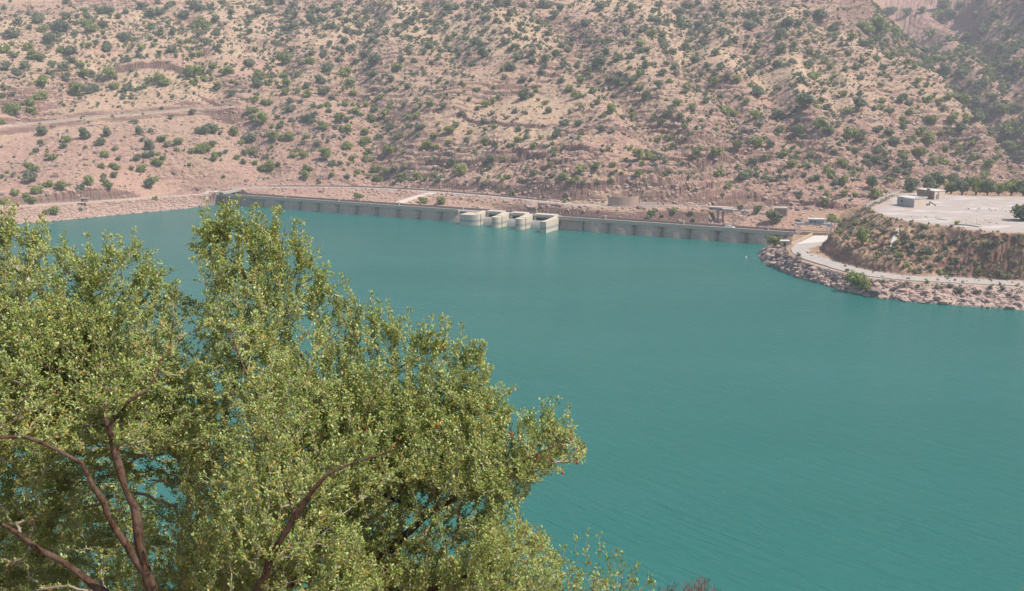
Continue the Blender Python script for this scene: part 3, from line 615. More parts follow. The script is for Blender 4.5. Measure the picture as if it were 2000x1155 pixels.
wall('retaining_wall', [W(1050, 410, 5.6), W(1070, 411, 5.4), W(1096, 414, 5.2)], [3.4, 3.3, 3.1], 1.0, M_redst, 'brown sloping retaining wall under the road beside the big boulder', 'wall', 2)
wall('retaining_wall', [W(1112, 402.5, 8), W(1128, 404, 8), W(1150, 405.5, 8), W(1172, 405.5, 8), W(1192, 405, 8)], .15, .8, M_redst, 'dark red masonry wall tapering below the road left of the round wall', 'wall', 3.0)
c0 = W(1219, 408, 7.4); ctr = Vector((c0.x, c0.y + 4.4, 0)); arcp = [Vector((ctr.x + 7.3 * math.cos(a), ctr.y + 4.4 * math.sin(a), 7.3)) for a in np.linspace(math.pi * 1.02, math.pi * 1.95, 14)]
wall('round_wall', arcp, [5.7 + .18 * math.sin(i * 2.1) for i in range(14)], .6, M_pinkst, 'tall curved pink masonry retaining wall beside the far road', 'wall', 1.5)
wall('low_wall', [W(1250, 407, 7.6), W(1283, 407, 7.6)], [2.9, 2.7], .5, M_cream, 'short pale pink wall running right from the round wall', 'wall', 1)
wall('boundary_wall', [W(1692, 403, 19), W(1718, 392, 19), W(1742, 381, 19), W(1757, 376.5, 19)], [.7, .8, .8, .8], .35, M_block, 'low grey boundary wall on the left edge of the gravel plateau', 'wall', 1)
wall('ramp_wall', [W(1546, 478, 6), W(1568, 469, 6), W(1588, 459.5, 6)], [.6, .9, 1.1], .35, M_cap, 'sloping concrete kerb wall with rail beside the apron at the dam end', 'wall', 1)
wall('crest_wall', [W(1565, 458, 6), W(1590, 460, 6), W(1614, 461, 6)], [1.2, 1.2, 1.2], .4, M_conc, 'dark concrete wall closing the crest road under the gantry', 'wall', 1)
wall('foundation_wall', [W(1748, 428, 19), W(1770, 434, 18.5), W(1795, 431, 18.8), W(1830, 428, 19), W(1853, 431, 19)], [.25, .5, .3, .3, .2], .9, M_roof, 'pale concrete footing on the plateau edge above the bank', 'wall', 1)
wall('foundation_wall', [W(1871, 440, 18.9), W(1893, 442, 18.9), W(1911, 445, 18.9)], [.4, .5, .4], 1.3, M_block, 'grey concrete footing near the right part of the plateau edge', 'wall', 1)

# viaduct columns
for k, (px, lab) in enumerate(((1403, 'left of the two tall pale concrete columns carrying the road behind the dam'), (1412.5, 'right of the two tall pale concrete columns carrying the road behind the dam'))):
    p = W(px, 406.5, 8); mb = MB(); mb.box((p.x, p.y, 3.5), (.75, .9, 8.6), .2); mb.box((p.x, p.y, 7.62), (1.0, 1.6, .3), .2)
    tag(mb.build('bridge_column', M_white, origin=(p.x, p.y, -1)), lab, 'column', 'bridge columns behind the dam')
mb = MB(); a, b = W(1380, 405, 7.75), W(1436, 409.5, 7.4)
mb.prism([V2(a), V2(b), (b.x - 1, b.y + 4), (a.x - 1, a.y + 4)], 7.78, 8.15); tag(mb.build('bridge_deck', M_cream, origin=a), 'short pale bridge deck resting on two columns behind the dam', 'bridge')
for x0, x1, y0, y1, lab in ((1452, 1474, 413, 415, 'short pale roadside wall between two dark green trees'), (1484, 1499, 416.5, 419, 'short white roadside wall left of the big dark green tree')):
    wall('roadside_wall', [hit(x0, y0 + 2), hit(x1, y1 + 2)], .9, .5, M_white, lab, 'wall', .3)

# ------------------------------------------------------------ buildings
def building(base, rz, sx, sy, h, label, wallm, name='building', roofm=M_roof, over=.25, par=0.0):
    """local x to the right along the front, local y backwards; base is the front left corner"""
    e = empty(name, base, label, 'building', rz=rz)
    def part(nm, boxes, mat, par_=e):
        mb = MB()
        for (x0, x1, y0, y1, z0, z1) in boxes: mb.prism([(x0, y0), (x1, y0), (x1, y1), (x0, y1)], z0, z1)
        o = mb.build(nm, mat); o.parent = par_; return o
    part('wall', [(0, sx, 0, sy, -.6, h)], wallm); part('roof', [(-over, sx + over, -over, sy + over, h, h + .22)], roofm)
    return e, part
def window(part, e, x, z, w=.9, h=.9, y=0.0):
    f = part('window', [(x - w / 2 - .08, x + w / 2 + .08, y - .06, y - .003, z - h / 2 - .08, z + h / 2 + .08)], M_cap)
    p = part('pane', [(x - w / 2, x + w / 2, y - .09, y - .063, z - h / 2, z + h / 2)], M_glass, f); return f
rot1 = math.atan2((W(1796, 407, 19) - W(1751, 401, 19)).y, (W(1796, 407, 19) - W(1751, 401, 19)).x)
b0 = W(1751.5, 401, 19); e, part = building(b0, rot1 , 9.0, 6.2, 3.4, 'unfinished grey block hut with small square window on the plateau', M_block)
part('wall', [(4.0, 9.0, -.9, -.003, -.6, 3.3)], M_block); part('roof', [(3.9, 9.1, -1.0, -.253, 3.3, 3.5)], M_roof)
part('roof_edge', [(-.2, .1, -.2, 6.3, 3.62, 3.95), (.1, 9.2, 6.0, 6.35, 3.62, 3.95), (8.9, 9.2, -.2, 5.99, 3.62, 3.95)], M_block); window(part, e, 2.3, 1.9, .8, .8)
part('sunlit_side_panel', [(9.0 + .002, 9.03, -.9, 5.9, 0, 3.25)], M_cream)  # cream sheet paints the sunlit right side lighter than the front
b1 = W(1790.5, 386, 19); rot2 = rot1 - .06; e, part = building(b1, rot2, 9.2, 6.0, 3.5, 'brown brick house with flat white roof behind the grey hut', M_brick)
part('chimney_stack', [(5.4, 6.9, -.5, -.003, -.6, 4.4)], M_brick); part('sunlit_side_skin', [(9.2 + .002, 9.26, 0, 5.9, 0, 3.4)], M_cream); part('pillar', [(9.27, 9.5, 2.2, 2.6, 0, 3.4), ], M_cap)  # cream skin puts the bright sunlit right face into the colour
part('door', [(9.262, 9.32, .9, 1.8, 0, 2.1)], M_brick); window(part, e, 5.9 + .25, 2.2, .5, .5, -.5)
b2 = hit(1511, 424); e, part = building(b2, -.25, 5.6, 3.5, 4.0, 'small red brick shed with pink frame behind the big dark tree', M_redst, 'shed', M_cream, .1)
part('corner_post', [(5.2, 5.75, -.12, -.003, -.6, 4.2)], M_cream); part('beam', [(0, 5.19, -.12, -.003, 3.55, 4.0)], M_cream)
b3 = W(1525, 482, 4.4); e, part = building(b3, -.15, 3.0, 2.4, 2.1, 'tiny grey concrete kiosk with flat roof at the water edge below the dam', M_cap, 'kiosk', M_roof, .3)
part('doorway_shade', [(1.0, 1.7, -.03, -.004, 0, 1.6)], M_dark)  # dark sheet on the solid wall, painted as a shaded doorway
b4 = W(158, 392.5, 7.6); e, part = building(b4, .12, 3.2, 2.0, 1.1, 'tiny dark stone shelter beside the left shore road', M_redst, 'shelter', M_track, .25)
part('opening_shade', [(.3, 1.2, -.05, -.004, 0, .8)], M_dark)  # dark sheet painting the shade of an entrance on the solid wall
for px, py in ((190, 398), (20, 410), (331, 389)):
    p = W(px, py - 3, 7.0); mb = MB(); mb.tube([p, p + Vector((0, 0, 4.2))], [.09, .06], 6); mb.box(p + Vector((.3, 0, 4.2)), (.8, .12, .1)); mb.box(p + Vector((.6, 0, 4.12)), (.35, .18, .1))
    tag(mb.build('lamp_post', M_steel, origin=p), {190: 'thin grey post right of the stone shelter on the left shore road', 20: 'thin grey post at the far left of the shore road', 331: 'thin grey post on the shore road nearest the dam end'}[px], 'lamp post', 'posts along the left shore road')

# gantry at the right end of the dam
gb = W(1559, 457.5, 6); gx = (W(1618, 459.5, 6) - gb); gr = math.atan2(gx.y, gx.x); gl = gx.length
e = empty('gantry', gb, 'white portal frame gantry with pale cabin over the right end of the dam', 'gantry', rz=gr)
def gp(nm, boxes, mat, par_=e):
    mb = MB()
    for (x0, x1, y0, y1, z0, z1) in boxes: mb.prism([(x0, y0), (x1, y0), (x1, y1), (x0, y1)], z0, z1)
    o = mb.build(nm, mat); o.parent = par_; return o
for x in (0, gl):
    gp('leg', [(x - .72, x - .32, -.25, .25, -.5, 3.9), (x + .32, x + .72, -.25, .25, -.5, 3.9), (x - .32, x + .32, -.15, .15, 3.6, 3.9), (x - .32, x + .32, -.15, .15, -.5, .5)], M_white)
gp('beam', [(-.9, gl + .9, -.2, .2, 3.92, 4.5)], M_steel); gp('beam', [(-.9, gl + .9, 3.0, 3.4, 3.92, 4.5)], M_steel)
gp('platform', [(-.9, gl + .9, .2, 3.0, 4.2, 4.45)], M_steel)
rl = [(x, x + .06, -.18, -.12, 4.5, 5.4) for x in np.arange(-.8, gl + .9, 1.4)] + [(-.8, gl + .8, -.17, -.13, 5.35, 5.42), (-.8, gl + .8, -.17, -.13, 4.95, 5.0)]
gp('railing', rl, M_steel)
cb = gp('cabin', [(3.9, 9.8, .2, 2.8, 4.45, 6.0)], M_steel); gp('cabin_roof', [(3.6, 10.1, -.1, 3.1, 6.0, 6.45)], M_white, cb)
for x0 in (4.5, 6.0): gp('cabin_window', [(x0, x0 + .8, .15, .197, 4.9, 5.6)], M_glass, cb)
gp('side_frame', [(gl + .9, gl + 1.1, -.1, .1, 1.2, 6.6), (gl + 2.0, gl + 2.2, -.1, .1, 1.2, 6.6), (gl + 1.1, gl + 2.0, -.1, .1, 4.1, 4.3), (gl + 1.1, gl + 2.0, -.1, .1, 6.4, 6.6)], M_steel)
gp('mast', [(gl - 1.2, gl - 1.0, .5, .7, 4.5, 8.2), (gl - 1.5, gl - .7, .45, .75, 7.4, 8.2)], M_cream)
p = W(1548, 460, 5.2); mb = MB(); mb.box(p + Vector((0, -.3, .55)), (2.3, .9, .8), gr, 0, 0); mb.box(p + Vector((0, -.3, 1.0)), (2.5, 1.1, .1), gr); mb.box(p + Vector((-.8, -.3, -.2)), (.15, .7, .8), gr); mb.box(p + Vector((.8, -.3, -.2)), (.15, .7, .8), gr)
tag(mb.build('white_box', M_white, origin=p), 'small white box fixed to the dam crest left of the gantry', 'box')
p = W(1527.5, 463, 4.6); mb = MB(); mb.tube([p + Vector((0, 0, -1.2)), p + Vector((0, 0, 2.6)), p + Vector((-.3, -.2, 2.9))], [.13, .1, .08], 8); mb.box(p + Vector((-.55, -.3, 2.85)), (.9, .35, .16)); mb.box(p + Vector((0, 0, -1.0)), (.5, .5, .4))
tag(mb.build('street_lamp', M_steel, origin=p), 'pale blue lamp post standing on the dam face above the waterside bush', 'street lamp')

# ------------------------------------------------------------ car on the crest
cs = s_at(1425); cpos = DP(cs, -1.2, 5.2); carr = math.atan2(du.y, du.x)
car = empty('parked_car', cpos, 'small white hatchback car on the dam crest road', 'car', rz=carr)
M_carp = NM('white_car_paint').done((.75, .76, .76), .25, .5); M_tyre = NM('tyre_rubber').done((.02, .02, .02), .8); M_rim = NM('wheel_rim').done((.5, .5, .5), .35, .5); M_lamp = NM('lamp_lens').done((.7, .65, .55), .1, .5); M_tail = NM('tail_lens').done((.4, .03, .02), .15, .5)
def car_part(nm, prof, hw, mat, par_=car, taper=None):
    mb = MB(); n = len(prof); b = 0
    for sgn in (-1, 1):
        for i, (x, z) in enumerate(prof): mb.v.append((x, sgn * (taper[i] if taper else hw), z))
    mb.f.append(tuple(range(n))); mb.m.append(0); mb.f.append(tuple(2 * n - 1 - i for i in range(n))); mb.m.append(0)
    for i in range(n): j = (i + 1) % n; mb.f.append((i, j, n + j, n + i)); mb.m.append(0)
    o = mb.build(nm, mat, bevel=.04); o.parent = par_; return o
car_part('body', [(-2.1, .35), (2.1, .35), (2.15, .62), (2.0, .82), (1.05, .95), (-1.9, .98), (-2.12, .8)], .84, M_carp)
car_part('cabin', [(1.0, .95), (.35, 1.42), (-1.3, 1.46), (-1.85, .97)], .72, M_carp, taper=[.8, .64, .64, .8])
for sgn in (-1, 1):
    car_part('side_window', [(.8, .99), (.3, 1.36), (-1.2, 1.38), (-1.55, 1.0)], .01, M_glass).location = (0, sgn * .745, 0)
    for x in (-1.3, 1.3):
        mb = MB(); mb.tube([(x, sgn * .66, .31), (x, sgn * .86, .31)], .31, 14); wh = mb.build('wheel', M_tyre); wh.parent = car; mb = MB(); mb.tube([(x, sgn * .8, .31), (x, sgn * .875, .31)], .19, 10); r_ = mb.build('rim', M_rim); r_.parent = wh
    mb = MB(); mb.box((2.08, sgn * .6, .68), (.12, .3, .16)); o = mb.build('headlight', M_lamp); o.parent = car
    mb = MB(); mb.box((-2.1, sgn * .66, .78), (.1, .22, .2)); o = mb.build('tail_light', M_tail); o.parent = car
mb = MB(); mb.face([(1.02, -.7, .99), (1.02, .7, .99), (.42, .58, 1.4), (.42, -.58, 1.4)]); mb.face([(1.0, -.7, .96), (.40, -.58, 1.37), (.40, .58, 1.37), (1.0, .7, .96)]); o = mb.build('windscreen', M_glass); o.parent = car

# buoy, drain channel and rubble on the plateau
p = W(1457, 504, 0); mb = MB(); bmx = bmesh.new(); bmesh.ops.create_uvsphere(bmx, u_segments=14, v_segments=8, radius=.42); me = bpy.data.meshes.new('buoy'); bmx.to_mesh(me); bmx.free(); me.materials.append(M_white)
bu = mesh_obj('buoy', me); bu.location = (p.x, p.y, .12); tag(bu, 'small white round buoy floating off the tip of the spit', 'buoy')
q = [hit(1752, 447), hit(1747, 458), hit(1740, 474), hit(1738, 487)]
if all(q): wall('drain_channel', [a + Vector((0, 0, .1)) for a in q], .25, 1.3, M_roof, 'pale concrete drain chute running down the scrubby bank', 'drain', .8)
p = W(1815, 402, 19); mb = MB(); mb.box(p + Vector((0, 0, .7)), (.35, .35, 1.9), .4); mb.tube([p + Vector((.2, 0, 1.5)), p + Vector((2.4, -.6, .1))], .28, 5); mb.box(p + Vector((-.7, .2, .4)), (.9, .5, .8), .9)
tag(mb.build('scrap_heap', M_brick, origin=p), 'leaning broken post and beam lying right of the grey hut', 'scrap')

# ------------------------------------------------------------ foliage and rock materials
def leaf_mat(name, c1, c2, trans=.25, rough=.6, spec=.25):
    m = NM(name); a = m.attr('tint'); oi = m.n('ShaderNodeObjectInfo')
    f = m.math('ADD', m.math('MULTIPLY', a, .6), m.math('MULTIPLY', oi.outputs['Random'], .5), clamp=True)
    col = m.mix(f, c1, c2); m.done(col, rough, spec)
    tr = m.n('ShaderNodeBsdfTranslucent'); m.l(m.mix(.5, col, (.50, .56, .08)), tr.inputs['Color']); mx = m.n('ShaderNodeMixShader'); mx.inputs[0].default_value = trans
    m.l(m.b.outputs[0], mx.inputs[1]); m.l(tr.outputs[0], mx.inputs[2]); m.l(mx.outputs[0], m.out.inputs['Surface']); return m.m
M_bd = leaf_mat('dark_green_foliage', (.10, .118, .075), (.20, .22, .135), .2)
M_bg = leaf_mat('fresh_green_foliage', (.135, .17, .050), (.30, .325, .11), .22)
M_bs = leaf_mat('grey_green_scrub', (.13, .125, .085), (.26, .235, .165), .08)
m = NM('reddish_bark'); c = m.coord(); cs_ = m.n('ShaderNodeMapping'); m.l(c, cs_.inputs[0]); cs_.inputs['Scale'].default_value = (1, 1, .35); n1 = m.noise(cs_.outputs[0], 55, 5, .7); n2 = m.noise(c, 9, 3, .6)
col = m.mix(m.ramp(n1, [(.35, 0.), (.62, 1.)]), (.035, .020, .014), (.15, .088, .060)); col = m.mix(m.ramp(n2, [(.45, 0.), (.65, .6)]), col, (.19, .145, .115)); m.bump(n1, 1.0, .012); M_bark = m.done(col, .95, .1)
M_twig = stone_mat('grey_twig', (.34, .27, .23), (.48, .41, .36), 10.0, False, .9, .3)
m = NM('boulder_stone'); c = m.coord(); n1 = m.noise(c, .9, 5, .7)
col = m.mix(m.ramp(n1, [(.3, 0.), (.7, 1.)]), (.34, .215, .175), (.49, .37, .31)); m.bump(m.noise(c, 3, 4), .5, .12); M_rock = m.done(col, .95, .1)
m = NM('dark_boulder_stone'); c = m.coord(); col = m.mix(m.ramp(m.noise(c, .9, 5, .7), [(.3, 0.), (.7, 1.)]), (.15, .115, .105), (.27, .20, .18)); m.bump(m.noise(c, 3, 4), .5, .12); M_rockd = m.done(col, .95, .1)

def ico(sub):
    bm = bmesh.new(); bmesh.ops.create_icosphere(bm, subdivisions=sub, radius=1.0); v = np.array([x.co[:] for x in bm.verts]); f = np.array([[q.index for q in p.verts] for p in bm.faces]); bm.free(); return v, f
I1, I2 = ico(1), ico(2)
def bush_geo(seed, n, squat=.8, clump=6, card=.17, spread=.72):
    """unit bush (radius 1, base at z=0): lumpy leaf masses wrapped in loose leaf sprays"""
    g = np.random.default_rng(seed); V = []; F = []; T = []; b = 0
    cs = []; 
    for i in range(clump):
        a = g.random() * 6.28; r = g.random() ** .6 * spread; s = (.26 + .30 * g.random()) * (1.15 - .35 * r); cs.append((r * math.cos(a) * 1.15, r * math.sin(a) * .85, .25 + (.55 * g.random()) * squat * 1.25 + .1, s))
    cs.append((.1 * g.normal(), .1 * g.normal(), .45 * squat, .48))
    for (x, y, z, s) in cs:
        v, f = I1; k = 1 + .28 * (g.random((len(v), 1)) - .5); q = v * k * s * np.array([[1, 1, .8]]) * .70 + np.array([[x, y, max(z, .3 * s)]]); q[:, 2] = np.maximum(q[:, 2], -.05)
        V.append(q); F.append(f + b); b += len(q); T.append(np.full(len(q), .25) + .2 * g.random(len(q)))  # inner lumps tinted darker, painting the shade inside the bush
    w = np.array([c[3] ** 2 for c in cs]); w /= w.sum(); ci = g.choice(len(cs), n, p=w); d = g.normal(size=(n, 3)); d /= np.linalg.norm(d, axis=1, keepdims=True); d[:, 2] = np.where(d[:, 2] < -.35, -d[:, 2], d[:, 2])
    ca = np.array(cs)[ci]; ctr = ca[:, :3] + d * ca[:, 3:4] * (.66 + .55 * g.random((n, 1)) ** 1.4) * np.array([[1, 1, .85]]); ctr[:, 2] = np.maximum(ctr[:, 2], .04)
    nn = d + g.normal(size=(n, 3)) * .7; nn /= np.linalg.norm(nn, axis=1, keepdims=True); t = np.cross(nn, g.normal(size=(n, 3))); t /= np.linalg.norm(t, axis=1, keepdims=True); u = np.cross(nn, t)
    s = card * (.6 + .8 * g.random((n, 1))); a_ = ctr + t * s; b_ = ctr + u * s * .6 - t * s * .4; c_ = ctr - u * s * .6 - t * s * .5
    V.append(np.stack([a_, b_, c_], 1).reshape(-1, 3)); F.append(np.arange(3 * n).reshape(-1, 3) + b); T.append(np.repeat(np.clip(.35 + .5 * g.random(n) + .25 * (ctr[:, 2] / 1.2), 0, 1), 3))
    return np.concatenate(V), np.concatenate(F), np.concatenate(T)
def inst(geo, locs, scl, rots, zs=None):
    """many copies of one small shape written into a single sheet of faces"""
    v, f, t = geo; n = len(locs); ca, sa = np.cos(rots), np.sin(rots)
    x = v[None, :, 0] * ca[:, None] - v[None, :, 1] * sa[:, None]; y = v[None, :, 0] * sa[:, None] + v[None, :, 1] * ca[:, None]; z = np.repeat(v[None, :, 2], n, 0) * (zs[:, None] if zs is not None else 1)
    P_ = np.stack([x, y, z], -1) * scl[:, None, None] + locs[:, None, :]; return P_.reshape(-1, 3), (f[None] + (np.arange(n) * len(v))[:, None, None]).reshape(-1, 3), np.tile(t, n)

